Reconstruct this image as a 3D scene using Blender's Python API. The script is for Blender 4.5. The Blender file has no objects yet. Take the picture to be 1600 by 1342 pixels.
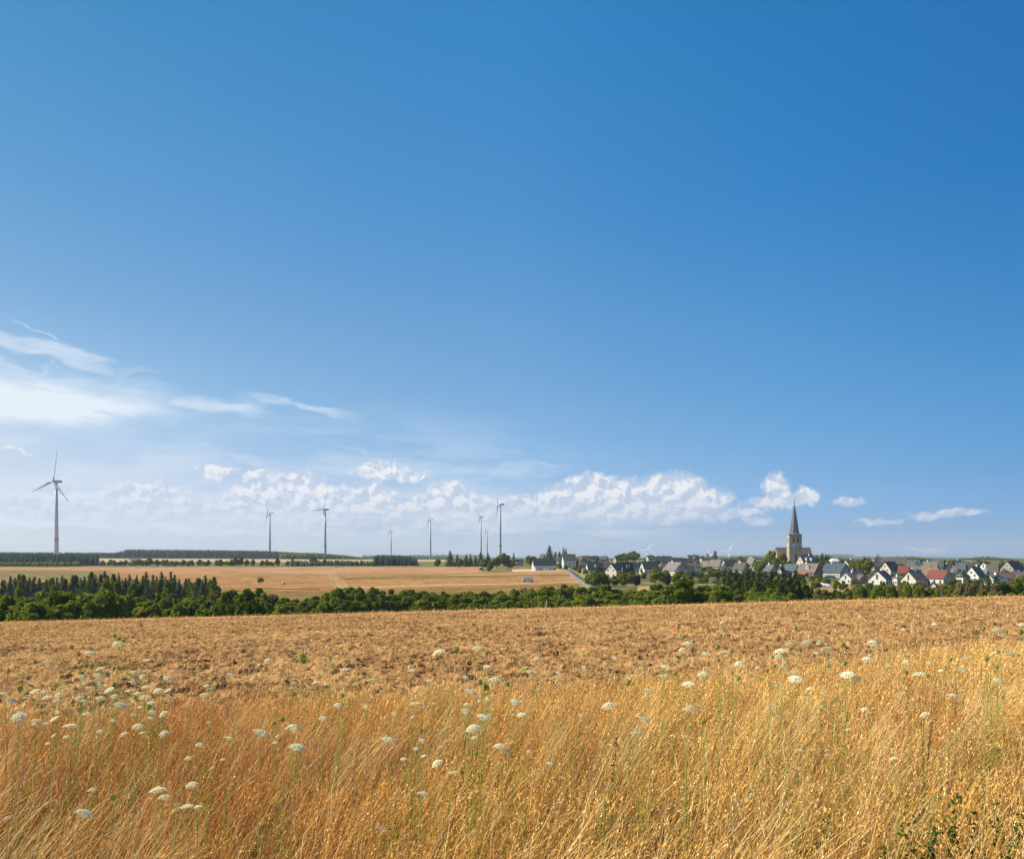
import bpy, math, random
import numpy as np
from mathutils import Vector, Matrix

# ------------------------------------------------------------------ camera, sky, sun, exposure
F = 1256.0      # focal length in photo pixels (photo 1600 x 1342)
HY = 873.0      # eye-level row of the photo
EYE = 1.65      # eye height, metres
scene = bpy.context.scene
COL = scene.collection
cam_d = bpy.data.cameras.new("camera")
cam = bpy.data.objects.new("camera", cam_d)
COL.objects.link(cam)
cam.location = (0, 0, EYE)
cam.rotation_euler = (math.radians(90), 0, 0)
cam_d.sensor_width = 36.0
cam_d.lens = 36.0 * F / 1600.0
cam_d.shift_y = (HY - 671.0) / 1600.0
cam_d.clip_start = 0.1
cam_d.clip_end = 60000
scene.camera = cam
scene.view_settings.view_transform = 'Standard'
scene.view_settings.look = 'None'
scene.view_settings.gamma = 1.0
scene.view_settings.use_curve_mapping = False
scene.view_settings.exposure = 0.6
scene.cycles.use_denoising = True
scene.cycles.max_bounces = 6
scene.cycles.diffuse_bounces = 3
scene.cycles.glossy_bounces = 1
scene.cycles.transmission_bounces = 3
scene.cycles.volume_bounces = 0
scene.cycles.transparent_max_bounces = 8
scene.cycles.sample_clamp_indirect = 4.0

SUN_AZ = math.radians(-86)     # from straight ahead, minus = to the left
SUN_EL = math.radians(40)
sun_dir = Vector((math.sin(SUN_AZ) * math.cos(SUN_EL), math.cos(SUN_AZ) * math.cos(SUN_EL), math.sin(SUN_EL)))
sd = bpy.data.lights.new("sun", 'SUN')
sun = bpy.data.objects.new("sun", sd)
COL.objects.link(sun)
sd.energy = 5.0
sd.angle = math.radians(0.53)
sd.color = (1.0, 0.90, 0.73)
sun.rotation_euler = sun_dir.to_track_quat('Z', 'Y').to_euler()

world = bpy.data.worlds.new("World")
scene.world = world
world.use_nodes = True
world.cycles.sampling_method = 'MANUAL'
world.cycles.sample_map_resolution = 512
NT = world.node_tree
for n in list(NT.nodes):
    NT.nodes.remove(n)


class G:
    """small helper to write node graphs as expressions"""
    def __init__(s, nt):
        s.nt = nt

    def n(s, t, **kw):
        nd = s.nt.nodes.new(t)
        for k, v in kw.items():
            setattr(nd, k, v)
        return nd

    def put(s, sock, v):
        if hasattr(v, 'links'):
            s.nt.links.new(v, sock)
        else:
            sock.default_value = v

    def m(s, op, a, b=None, c=None, clamp=False):
        nd = s.n('ShaderNodeMath', operation=op, use_clamp=clamp)
        s.put(nd.inputs[0], a)
        if b is not None:
            s.put(nd.inputs[1], b)
        if c is not None:
            s.put(nd.inputs[2], c)
        return nd.outputs[0]

    def v(s, op, a, b=None, scale=None):
        nd = s.n('ShaderNodeVectorMath', operation=op)
        s.put(nd.inputs[0], a)
        if b is not None:
            s.put(nd.inputs[1], b)
        if scale is not None:
            s.put(nd.inputs['Scale'], scale)
        return nd.outputs['Value'] if op in ('LENGTH', 'DISTANCE', 'DOT_PRODUCT') else nd.outputs[0]

    def xyz(s, x, y, z):
        nd = s.n('ShaderNodeCombineXYZ')
        for i, q in enumerate((x, y, z)):
            s.put(nd.inputs[i], q)
        return nd.outputs[0]

    def sep(s, a):
        nd = s.n('ShaderNodeSeparateXYZ')
        s.put(nd.inputs[0], a)
        return nd.outputs

    def ss(s, a, lo, hi, t0=0.0, t1=1.0):
        nd = s.n('ShaderNodeMapRange', interpolation_type='SMOOTHSTEP')
        s.put(nd.inputs[0], a)
        for i, q in enumerate((lo, hi, t0, t1)):
            s.put(nd.inputs[i + 1], q)
        return nd.outputs[0]

    def noise(s, vec, scale, detail=6, rough=0.55, dist=0.0, out=0, dim='3D'):
        nd = s.n('ShaderNodeTexNoise', noise_dimensions=dim)
        s.put(nd.inputs['Vector'], vec)
        nd.inputs['Scale'].default_value = scale
        nd.inputs['Detail'].default_value = detail
        nd.inputs['Roughness'].default_value = rough
        nd.inputs['Distortion'].default_value = dist
        return nd.outputs[out]

    def mix(s, f, a, b, mode='MIX'):
        nd = s.n('ShaderNodeMix', data_type='RGBA', blend_type=mode)
        s.put(nd.inputs[0], f)
        s.put(nd.inputs[6], a)
        s.put(nd.inputs[7], b)
        return nd.outputs[2]

    def ramp(s, f, stops, interp='LINEAR'):
        nd = s.n('ShaderNodeValToRGB')
        cr = nd.color_ramp
        cr.interpolation = interp
        while len(cr.elements) < len(stops):
            cr.elements.new(0.5)
        for e, (p, c) in zip(cr.elements, stops):
            e.position = p
            e.color = (*c, 1) if len(c) == 3 else c
        s.put(nd.inputs[0], f)
        return nd.outputs[0]


def AE(px, py):
    az = math.atan((px - 800) / F)
    el = math.atan((HY - py) / F * math.cos(az))
    return math.degrees(az), math.degrees(el)


EXPK = 2 ** -0.6     # keeps cloud white below clipping at this exposure
g = G(NT)
tc = g.n('ShaderNodeTexCoord')
dirv = g.v('NORMALIZE', tc.outputs['Generated'])
dx, dy, dz = g.sep(dirv)
AZ = g.m('MULTIPLY', g.m('ARCTAN2', dx, dy), 57.29578)
EL = g.m('MULTIPLY', g.m('ARCSINE', dz), 57.29578)

sky = g.n('ShaderNodeTexSky', sky_type='NISHITA')
sky.sun_disc = False
sky.sun_elevation = SUN_EL
sky.sun_rotation = SUN_AZ
sky.altitude = 400
sky.air_density = 1.0
sky.dust_density = 1.0
sky.ozone_density = 2.0
SKY_STRENGTH = 0.12
# regional tint of the clear air over the Nishita sky, by height and by direction
GAIN = {
 -32: [(0.5, 0.384, 0.499, 0.872), (2.0, 0.481, 0.518, 0.745), (5.5, 0.67, 0.604, 0.666), (10, 0.642, 0.661, 0.666), (16, 0.365, 0.571, 0.644), (23, 0.227, 0.552, 0.67), (33, 0.091, 0.529, 0.679)],
 -18: [(0.5, 0.465, 0.622, 1.106), (2.0, 0.491, 0.56, 0.876), (5.5, 0.603, 0.615, 0.746), (10, 0.479, 0.632, 0.709), (16, 0.368, 0.613, 0.724), (23, 0.236, 0.612, 0.781), (33, 0.101, 0.596, 0.788)],
 0: [(0.5, 0.491, 0.688, 1.272), (2.0, 0.457, 0.585, 0.985), (5.5, 0.476, 0.62, 0.821), (10, 0.402, 0.621, 0.777), (16, 0.351, 0.661, 0.822), (23, 0.211, 0.671, 0.893), (33, 0.095, 0.691, 0.958)],
 18: [(0.5, 0.359, 0.611, 1.28), (2.0, 0.289, 0.49, 0.942), (5.5, 0.281, 0.497, 0.759), (10, 0.237, 0.544, 0.754), (16, 0.19, 0.595, 0.822), (23, 0.08, 0.601, 0.9), (33, 0.018, 0.638, 0.943)],
 32: [(0.5, 0.243, 0.512, 1.159), (2.0, 0.181, 0.391, 0.823), (5.5, 0.149, 0.383, 0.651), (10, 0.126, 0.433, 0.662), (16, 0.073, 0.466, 0.716), (23, 0.011, 0.485, 0.787), (33, 0.004, 0.546, 0.908)],
}
elf = g.m('MULTIPLY', EL, 1 / 40.0, clamp=True)
prev = None
for az_ in sorted(GAIN):
    rr = g.ramp(elf, [(e_ / 40.0, (r_ / 2, g_ / 2, b_ / 2)) for e_, r_, g_, b_ in GAIN[az_]])
    if prev is None:
        cur = rr
    else:
        cur = g.mix(g.m('DIVIDE', g.m('SUBTRACT', AZ, prev), az_ - prev, clamp=True), cur, rr)
    prev = az_
skyc = g.v('MULTIPLY', g.v('MULTIPLY', sky.outputs[0], (2 * SKY_STRENGTH,) * 3), cur)

PUFFS = [(110,800,130,17),(40,790,60,14),(230,775,52,22),(300,792,50,11),(415,772,48,24),(470,762,36,19),(378,786,36,17),(505,778,22,16),
 (540,782,28,19),(585,781,27,22),(640,797,34,14),(700,777,30,21),(668,790,34,15),(755,792,50,13),(830,790,40,14),(862,776,24,12),
 (925,765,38,20),(985,775,48,22),(1045,768,50,22),(1088,782,44,22),(1000,803,110,14),(1148,800,30,9),(1211,760,15,17),(1192,786,18,9),(1226,782,18,11),
 (1258,776,13,12),(1185,814,20,5),(592,733,30,12),(646,743,20,8),(330,738,20,9),(360,739,11,5),(402,742,18,5),(1458,807,32,7),(1502,801,30,6),
 (1326,784,17,6),(1445,858,30,4),(38,702,22,6),(380,818,90,8),(520,815,80,9),(700,822,90,8),(1370,814,26,4),(455,792,60,12),(600,798,60,10),(745,806,60,9),(930,800,60,12),(250,800,60,9)]
STREAKS = [(-10,620,310,50,0,1.5),(170,612,100,18,-5,0.7),(60,545,170,14,13,0.6),(-10,566,130,11,9,0.55),(50,518,34,4,31,0.5),(62,580,26,8,-55,0.40),
 (345,633,90,17,2,0.7),(470,637,95,8,10,0.6),(225,648,130,7,4,0.35),(694,695,32,3,7,0.35),(610,713,95,5,11,0.35),(770,735,120,15,-2,0.42),
 (210,588,60,10,-12,0.25),(420,725,110,8,7,0.35),(860,726,50,4,13,0.3),(570,672,30,3,8,0.2)]

P = g.xyz(AZ, EL, 0.0)
warp = g.noise(P, 0.55, 4, 0.6, out=1, dim='2D')
warpv = g.v('SCALE', g.v('SUBTRACT', warp, (0.5, 0.5, 0.5)), scale=1.1)
PW = g.v('ADD', P, warpv)


def ellipse(vec, px, py, rx, ry, rot=0.0):
    az, el = AE(px, py)
    a2 = AE(px + rx, py)[0]
    e2 = AE(px, py - ry)[1]
    q = g.v('SUBTRACT', vec, (az, el, 0))
    if rot:
        nd = g.n('ShaderNodeVectorRotate', rotation_type='Z_AXIS')
        g.put(nd.inputs['Vector'], q)
        nd.inputs['Angle'].default_value = math.radians(rot)
        q = nd.outputs[0]
    q = g.v('MULTIPLY', q, (1 / (a2 - az), 1 / (e2 - el), 0))
    return g.v('LENGTH', q)


# cumulus bank
NB0 = 0.315
field = None
for (px, py, rx, ry) in PUFFS:
    d = ellipse(PW, px, py, rx * 1.25, ry * 1.10)
    field = d if field is None else g.m('SMOOTH_MIN', field, d, 0.35)
field = g.m('SUBTRACT', 1.0, field)      # 1 in the heart of a puff, 0 at its rim


def billow(vec):
    vo = g.n('ShaderNodeTexVoronoi', feature='F1', voronoi_dimensions='2D')
    g.put(vo.inputs['Vector'], vec)
    vo.inputs['Scale'].default_value = 0.95
    vo.inputs['Detail'].default_value = 3.0
    vo.inputs['Roughness'].default_value = 0.55
    vo.inputs['Lacunarity'].default_value = 2.2
    a = g.m('SUBTRACT', 1.0, vo.outputs['Distance'])
    b = g.noise(vec, 1.1, 6, 0.58, dim='2D')
    return g.m('ADD', g.m('MULTIPLY', a, 0.45), g.m('MULTIPLY', b, 0.75))


PB = g.v('ADD', g.v('MULTIPLY', P, (1, 1.25, 0)), g.v('SCALE', warpv, scale=0.8))
nb = billow(PB)
nb2 = billow(g.v('ADD', PB, (-0.30, 0.42, 0)))
dens = g.m('ADD', g.m('MULTIPLY', field, 1.25), g.m('MULTIPLY', g.m('SUBTRACT', nb, NB0), 1.35))
cum_a = g.ss(dens, -0.16, 0.72)
lit = g.ss(g.m('SUBTRACT', nb, nb2), -0.16, 0.17)
lowness = g.ss(EL, 1.5, 5.2)          # cloud feet sink into the haze
lit = g.m('MULTIPLY', lit, g.m('MULTIPLY_ADD', lowness, 0.5, 0.5))
cum_col = g.v('SCALE', g.mix(lit, (0.52, 0.62, 0.80, 1), (0.98, 0.96, 0.97, 1)), scale=EXPK)
leftness = g.ss(AZ, -32.0, -8.0)
cum_a = g.m('MULTIPLY', cum_a, g.m('MULTIPLY_ADD', lowness, 0.45, 0.45))
cum_a = g.m('MULTIPLY', cum_a, g.m('MULTIPLY_ADD', leftness, 0.35, 0.65))
# high wisps
wn = g.noise(g.v('MULTIPLY', P, (0.22, 1.1, 1)), 1.0, 6, 0.62, 0.6, dim='2D')
wn2 = g.noise(g.v('MULTIPLY', P, (0.25, 0.9, 1)), 1.0, 3, 0.5, 0.0, out=1, dim='2D')
PS = g.v('ADD', P, g.v('MULTIPLY', g.v('SUBTRACT', wn2, (0.5, 0.5, 0.5)), (5.0, 1.9, 0)))
wisp = None
for (px, py, rx, ry, rot, op) in STREAKS:
    d = ellipse(PS, px, py, rx, ry, rot)
    o = g.m('MULTIPLY', g.ss(d, 1.25, 0.1), op)
    wisp = o if wisp is None else g.m('MAXIMUM', wisp, o)
wisp = g.m('MULTIPLY', wisp, g.ss(wn, 0.25, 0.6, 0.45, 1.0), clamp=True)
veil = g.m('MULTIPLY', g.ss(g.noise(g.v('MULTIPLY', P, (0.1, 0.55, 1)), 1.0, 4, 0.6, dim='2D'), 0.38, 0.68, 0, 0.36),
           g.m('MULTIPLY', g.ss(EL, 12.0, 6.0), g.ss(AZ, 12.0, -10.0)))
band_ = g.m('MULTIPLY', g.ss(g.noise(g.v('MULTIPLY', PS, (0.16, 1.1, 1)), 1.0, 5, 0.62, dim='2D'), 0.34, 0.64, 0.10, 0.75),
            g.m('MULTIPLY', g.m('MULTIPLY', g.ss(EL, 0.8, 2.2), g.ss(EL, 5.6, 3.6)), g.ss(AZ, 16.0, 4.0)))
wisp = g.m('MAXIMUM', g.m('MAXIMUM', wisp, veil), band_)
c1 = g.mix(wisp, skyc, (0.80 * EXPK, 0.88 * EXPK, 0.97 * EXPK, 1))
body = g.m('MULTIPLY', g.ss(g.m('ADD', field, g.m('MULTIPLY', g.m('SUBTRACT', nb, NB0), 0.5)), -0.35, 0.5), g.m('MULTIPLY_ADD', lowness, 0.32, 0.52))
c2 = g.mix(cum_a, g.mix(body, c1, (0.57 * EXPK, 0.67 * EXPK, 0.84 * EXPK, 1)), cum_col)
# below the horizon: plain earth glow
c3 = g.mix(g.ss(EL, -0.8, -0.2), (0.24, 0.25, 0.25, 1), c2)
bg = g.n('ShaderNodeBackground')
g.put(bg.inputs[0], c3)
bg.inputs[1].default_value = 1.0
wo = g.n('ShaderNodeOutputWorld')
NT.links.new(bg.outputs[0], wo.inputs[0])

# ------------------------------------------------------------------ helpers
RNG = np.random.default_rng(7)


def tag(o, label=None, cat=None, group=None, kind=None):
    if label: o['label'] = label
    if cat: o['category'] = cat
    if group: o['group'] = group
    if kind: o['kind'] = kind
    return o


def np_mesh(name, V, quads=None, tris=None, col=None, mat=None, smooth=False):
    me = bpy.data.meshes.new(name)
    V = np.asarray(V, dtype=np.float32).reshape(-1, 3)
    me.vertices.add(len(V))
    me.vertices.foreach_set('co', V.ravel())
    idx, starts, tot = [], [], 0
    n = 0
    if quads is not None and len(quads):
        q = np.asarray(quads, dtype=np.int32)
        idx.append(q.ravel()); starts.append(np.arange(len(q)) * 4); tot = len(q) * 4; n += len(q)
    if tris is not None and len(tris):
        t = np.asarray(tris, dtype=np.int32)
        idx.append(t.ravel()); starts.append(tot + np.arange(len(t)) * 3); n += len(t)
    idx = np.concatenate(idx); starts = np.concatenate(starts).astype(np.int32)
    me.loops.add(len(idx))
    me.loops.foreach_set('vertex_index', idx)
    me.polygons.add(n)
    me.polygons.foreach_set('loop_start', starts)
    if smooth:
        me.polygons.foreach_set('use_smooth', np.ones(n, dtype=bool))
    me.update(calc_edges=True)
    if col is not None:
        a = me.color_attributes.new('tone', 'FLOAT_COLOR', 'POINT')
        c = np.ones((len(V), 4), dtype=np.float32)
        c[:, :3] = col
        a.data.foreach_set('color', c.ravel())
    if mat is not None:
        me.materials.append(mat)
    me.validate(verbose=False)
    return me


def link(name, me, parent=None, loc=None):
    o = bpy.data.objects.new(name, me)
    COL.objects.link(o)
    if parent is not None:
        o.parent = parent
    if loc is not None:
        o.location = loc
    return o


def empty(name, loc, rz=0.0, sc=(1, 1, 1)):
    o = bpy.data.objects.new(name, None)
    COL.objects.link(o)
    o.location = loc
    o.rotation_euler = (0, 0, rz)
    o.scale = sc
    o.empty_display_size = 0.3
    return o


class MB:
    """collects simple solids, then becomes ONE mesh object"""
    def __init__(s):
        s.v, s.f = [], []

    def poly(s, pts, faces):
        b = len(s.v)
        s.v += [tuple(p) for p in pts]
        s.f += [tuple(b + i for i in f) for f in faces]
        return s

    def box(s, x0, x1, y0, y1, z0, z1):
        p = [(x0, y0, z0), (x1, y0, z0), (x1, y1, z0), (x0, y1, z0), (x0, y0, z1), (x1, y0, z1), (x1, y1, z1), (x0, y1, z1)]
        return s.poly(p, [(0, 3, 2, 1), (4, 5, 6, 7), (0, 1, 5, 4), (1, 2, 6, 5), (2, 3, 7, 6), (3, 0, 4, 7)])

    def tube(s, a, b, r0, r1, n=10, cap=True):
        a, b = Vector(a), Vector(b)
        d = (b - a).normalized()
        u = d.orthogonal().normalized()
        w = d.cross(u)
        pts = []
        for c, r in ((a, r0), (b, r1)):
            for i in range(n):
                t = 2 * math.pi * i / n
                pts.append(c + (u * math.cos(t) + w * math.sin(t)) * r)
        fs = [(i, (i + 1) % n, n + (i + 1) % n, n + i) for i in range(n)]
        if cap:
            fs += [tuple(range(n - 1, -1, -1)), tuple(range(n, 2 * n))]
        return s.poly(pts, fs)

    def lathe(s, prof, n=16, c=(0, 0, 0), a0=0.0):
        pts = [(c[0] + r * math.cos(a0 + 2 * math.pi * i / n), c[1] + r * math.sin(a0 + 2 * math.pi * i / n), c[2] + z) for r, z in prof for i in range(n)]
        fs = [(k * n + i, k * n + (i + 1) % n, (k + 1) * n + (i + 1) % n, (k + 1) * n + i) for k in range(len(prof) - 1) for i in range(n)]
        fs += [tuple(range(n - 1, -1, -1)), tuple((len(prof) - 1) * n + i for i in range(n))]
        return s.poly(pts, fs)

    def mesh(s, name, mat, smooth=False):
        me = bpy.data.meshes.new(name)
        me.from_pydata([tuple(p) for p in s.v], [], s.f)
        if mat is not None:
            me.materials.append(mat)
        if smooth:
            for p in me.polygons:
                p.use_smooth = True
        me.update()
        return me

    def build(s, name, mat, parent=None, smooth=False):
        return link(name, s.mesh(name, mat, smooth), parent)


# value noise on arrays
_P = np.random.default_rng(11).random((256, 256))


def vnoise(x, y, seed=0):
    x = np.asarray(x, float) + seed * 17.31
    y = np.asarray(y, float) + seed * 9.77
    xi = np.floor(x).astype(int); yi = np.floor(y).astype(int)
    fx = x - xi; fy = y - yi
    fx = fx * fx * (3 - 2 * fx); fy = fy * fy * (3 - 2 * fy)
    a = _P[xi & 255, yi & 255]; b = _P[(xi + 1) & 255, yi & 255]
    c = _P[xi & 255, (yi + 1) & 255]; d = _P[(xi + 1) & 255, (yi + 1) & 255]
    return (a * (1 - fx) + b * fx) * (1 - fy) + (c * (1 - fx) + d * fx) * fy


def fbm(x, y, oct=4, seed=0, g_=0.5):
    t = 0; amp = 1; s = 0
    for i in range(oct):
        t = t + amp * vnoise(x, y, seed + i * 3)
        s += amp
        amp *= g_
        x = x * 2.03; y = y * 2.03
    return t / s


# ------------------------------------------------------------------ materials
def mat_new(name):
    m = bpy.data.materials.new(name)
    m.use_nodes = True
    nt = m.node_tree
    for n in list(nt.nodes):
        nt.nodes.remove(n)
    return m, G(nt)


def finish(g_, shader):
    o = g_.n('ShaderNodeOutputMaterial')
    g_.nt.links.new(shader, o.inputs[0])


def surf(name, col, rough=0.8, var=0.12, scale=1.5, metal=0.0, col2=None, stretch=(1, 1, 1), bump=0.0, spec=0.3):
    """painted / plastered / tiled surface with uneven tone"""
    m, g_ = mat_new(name)
    t = g_.n('ShaderNodeTexCoord')
    p = g_.v('MULTIPLY', t.outputs['Object'], stretch)
    n1 = g_.noise(p, scale, 5, 0.6)
    c2 = col2 if col2 else tuple(c * (1 - 2.2 * var) for c in col)
    c = g_.mix(g_.ss(n1, 0.3, 0.7), (*c2, 1), (*[min(1, c * (1 + var)) for c in col], 1))
    b = g_.n('ShaderNodeBsdfPrincipled')
    g_.put(b.inputs['Base Color'], c)
    b.inputs['Roughness'].default_value = rough
    b.inputs['Metallic'].default_value = metal
    b.inputs['Specular IOR Level'].default_value = spec
    if bump:
        bp = g_.n('ShaderNodeBump')
        bp.inputs['Strength'].default_value = bump
        g_.put(bp.inputs['Height'], n1)
        g_.nt.links.new(bp.outputs[0], b.inputs['Normal'])
    finish(g_, b.outputs[0])
    return m


def foliage(name, col, col2, transl=0.40, per_obj=0.35, yellow=None, tint=(1.25, 1.3, 0.7)):
    """leaf material; the 'tone' attribute carries each leaf's own colour share, Object Info varies whole trees"""
    m, g_ = mat_new(name)
    at = g_.n('ShaderNodeAttribute', attribute_name='tone')
    oi = g_.n('ShaderNodeObjectInfo')
    r, gg, b = g_.sep(at.outputs['Color'])
    c = g_.mix(r, (*col, 1), (*col2, 1))
    c = g_.mix(g_.m('MULTIPLY', oi.outputs['Random'], per_obj), c, (col2[0] * 1.5, col2[1] * 1.25, col2[2] * 0.9, 1) if yellow is None else (*yellow, 1))
    d = g_.n('ShaderNodeBsdfDiffuse')
    g_.put(d.inputs[0], c)
    tr = g_.n('ShaderNodeBsdfTranslucent')
    g_.put(tr.inputs[0], g_.v('MULTIPLY', c, tint))
    ms = g_.n('ShaderNodeMixShader')
    ms.inputs[0].default_value = transl
    g_.nt.links.new(d.outputs[0], ms.inputs[1])
    g_.nt.links.new(tr.outputs[0], ms.inputs[2])
    finish(g_, ms.outputs[0])
    return m


def toned(name, transl=0.0, mul=(1, 1, 1), rough=0.7, noise_scale=0.0, noise_amt=0.3, bump=0.0):
    """surface whose own colour is stored per vertex (field patches, straw, blades)"""
    m, g_ = mat_new(name)
    at = g_.n('ShaderNodeAttribute', attribute_name='tone')
    c = g_.v('MULTIPLY', at.outputs['Color'], mul)
    n1 = None
    if noise_scale:
        t = g_.n('ShaderNodeTexCoord')
        n1 = g_.noise(t.outputs['Object'], noise_scale, 8, 0.65)
        k = g_.ss(n1, 0.25, 0.75, 1 - noise_amt, 1 + noise_amt)
        c = g_.v('SCALE', c, scale=k)
    d = g_.n('ShaderNodeBsdfDiffuse')
    g_.put(d.inputs[0], c)
    if bump and n1 is not None:
        bp = g_.n('ShaderNodeBump')
        bp.inputs['Strength'].default_value = bump
        g_.put(bp.inputs['Height'], n1)
        g_.nt.links.new(bp.outputs[0], d.inputs['Normal'])
    out = d.outputs[0]
    if transl:
        tr = g_.n('ShaderNodeBsdfTranslucent')
        g_.put(tr.inputs[0], c)
        ms = g_.n('ShaderNodeMixShader')
        ms.inputs[0].default_value = transl
        g_.nt.links.new(d.outputs[0], ms.inputs[1])
        g_.nt.links.new(tr.outputs[0], ms.inputs[2])
        out = ms.outputs[0]
    finish(g_, out)
    return m


# ------------------------------------------------------------------ the lie of the land
FA, FB = 0.0256, -0.035           # tilt of the near field
COLX = [-900, 0, 300, 500, 700, 900, 1100, 1300, 1600, 2500]
TAB = {   # distance ahead (m): eye-level-relative rows of the bare ground
    150: [1005, 1000, 998, 990, 985, 978, 970, 960, 958, 958],
    230: [980, 975, 970, 962, 958, 955, 950, 943, 940, 940],
    300: [945, 945, 948, 945, 942, 940, 934, 930, 928, 928],
    400: [918, 918, 925, 928, 922, 915, 920, 918, 917, 917],
    500: [905, 905, 908, 912, 908, 904, 909, 909, 909, 909],
    620: [893, 893, 895, 898, 896, 894, 897, 897, 897, 897],
    760: [887.5, 887.5, 888, 888, 888, 887, 888, 888, 888, 888],
    900: [884, 884, 883.5, 883, 883, 881, 881, 881, 881, 881],
    1150: [878, 878, 878, 877.5, 877, 877, 877, 877, 877, 877],
    1500: [872, 872, 873, 874, 874.5, 875, 875, 875, 875.5, 875.5],
    2200: [870, 870, 871, 872, 873, 874, 874, 874, 874.5, 874.5],
    3500: [871, 871, 872, 872.5, 873, 873.5, 873.5, 873.5, 874, 874],
    6000: [872, 872, 872, 872, 872, 872.5, 872.5, 872, 873, 873],
    8000: [870.5, 870.5, 871.5, 872, 869.5, 871.5, 871, 868.6, 871.5, 871.5],
    9500: [873, 873, 873, 873, 873, 873, 873, 873, 873, 873],
    14000: [876, 876, 876, 876, 876, 876, 876, 876, 876, 876],
}
DK = sorted(TAB)
ZT = np.array([[EYE - (p - HY) / F * d for p in TAB[d]] for d in DK])
EDGE = 60.0


def near_z(x, y):
    return FA * x + FB * y + 0.10 * (fbm(x / 9.0, y / 9.0, 2, 5) - 0.5)


def gz(x, y):
    """height of the ground anywhere in front of, beside and a little behind the viewer"""
    x = np.asarray(x, float); y = np.asarray(y, float)
    x, y = np.broadcast_arrays(x, y)
    yy = np.maximum(y, 1.0)
    tx = np.clip(x / yy, -1.6, 1.6)
    px = 800 + F * tx
    # far table
    fi = np.interp(px, COLX, np.arange(len(COLX)))
    i0 = np.clip(np.floor(fi).astype(int), 0, len(COLX) - 2); fx = fi - i0
    fx = fx * fx * (3 - 2 * fx)
    di = np.interp(yy, DK, np.arange(len(DK)))
    j0 = np.clip(np.floor(di).astype(int), 0, len(DK) - 2); fy = di - j0
    far = (ZT[j0, i0] * (1 - fx) + ZT[j0, i0 + 1] * fx) * (1 - fy) + (ZT[j0 + 1, i0] * (1 - fx) + ZT[j0 + 1, i0 + 1] * fx) * fy
    zn = near_z(x, np.minimum(y, EDGE))
    t = np.clip((yy - EDGE) / (150 - EDGE), 0, 1)
    t2 = 1 - (1 - t) ** 1.6
    z150 = ZT[0, i0] * (1 - fx) + ZT[0, i0 + 1] * fx
    midz = zn * (1 - t2) + z150 * t2
    return np.where(yy < EDGE, zn, np.where(yy < 150, midz, far))


def gz1(x, y):
    return float(gz(np.array([x]), np.array([y]))[0])


def at(px, D):
    """a spot on the ground D metres ahead, seen in the column px of the photo"""
    x = (px - 800) / F * D
    return Vector((x, D, gz1(x, D)))


def row(px, D):
    p = at(px, D)
    return HY - (p.z - EYE) / D * F


def dist_for(px, py, lo=235.0, hi=1450.0):
    """how far away the ground is that shows in this row of the photo"""
    for _ in range(40):
        mid = (lo + hi) / 2
        if row(px, mid) > py: lo = mid
        else: hi = mid
    return (lo + hi) / 2


def hgt(py, D):
    return EYE + (HY - py) / F * D

# ------------------------------------------------------------------ ground, far fields, road
def lerp3(a, b, t):
    return np.asarray(a)[None, :] * (1 - t[:, None]) + np.asarray(b)[None, :] * t[:, None]


def polar(d_list, t0, t1, nx):
    t = np.linspace(t0, t1, nx)
    D, T = np.meshgrid(np.asarray(d_list), t, indexing='ij')
    X = T * D
    ny = len(d_list)
    i = np.arange(ny - 1)[:, None] * nx + np.arange(nx - 1)[None, :]
    q = np.stack([i, i + 1, i + nx + 1, i + nx], -1).reshape(-1, 4)
    return X.ravel(), D.ravel(), q


# far land: one sheet from the near field's brow to beyond the last hills
dl = np.concatenate([np.arange(EDGE - 1.5, 160, 2.5), np.geomspace(160, 1600, 330), np.geomspace(1620, 14000, 70)])
X, Y, Q = polar(dl, -1.3, 1.3, 1500)
Z = gz(X, Y) + np.where(Y > 200, (fbm(X / 40, Y / 40, 3, 2) - 0.5) * 0.9, 0)
brow = np.clip((Y - EDGE - 2) / 6, 0, 1)
Z = Z - 0.12 * (1 - brow)
PX = 800 + F * X / Y
n1 = fbm(X / 30, Y / 60, 4, 1); n2 = fbm(X / 4, Y / 14, 4, 3); n3 = fbm(X / 9, Y / 3.0, 3, 8)
dirt = lerp3((0.16, 0.14, 0.05), (0.34, 0.24, 0.11), np.clip((n2 - 0.3) * 2.5, 0, 1))       # rough dry pasture
green = lerp3((0.06, 0.09, 0.025), (0.20, 0.17, 0.07), np.clip((n1 - 0.35) * 3, 0, 1))
C = dirt.copy()


def put(mask, col, soft=None):
    m = np.clip(mask, 0, 1)[:, None]
    C[:] = C * (1 - m) + col * m


def band(v, a, b, s):
    return np.clip((v - a) / s + .5, 0, 1) * np.clip((b - v) / s + .5, 0, 1)


def dcol(c, t, amt=0.35):
    c = np.asarray(c)
    return c[None, :] * (1 + amt * (t[:, None] - 0.5) * 2)


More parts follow.
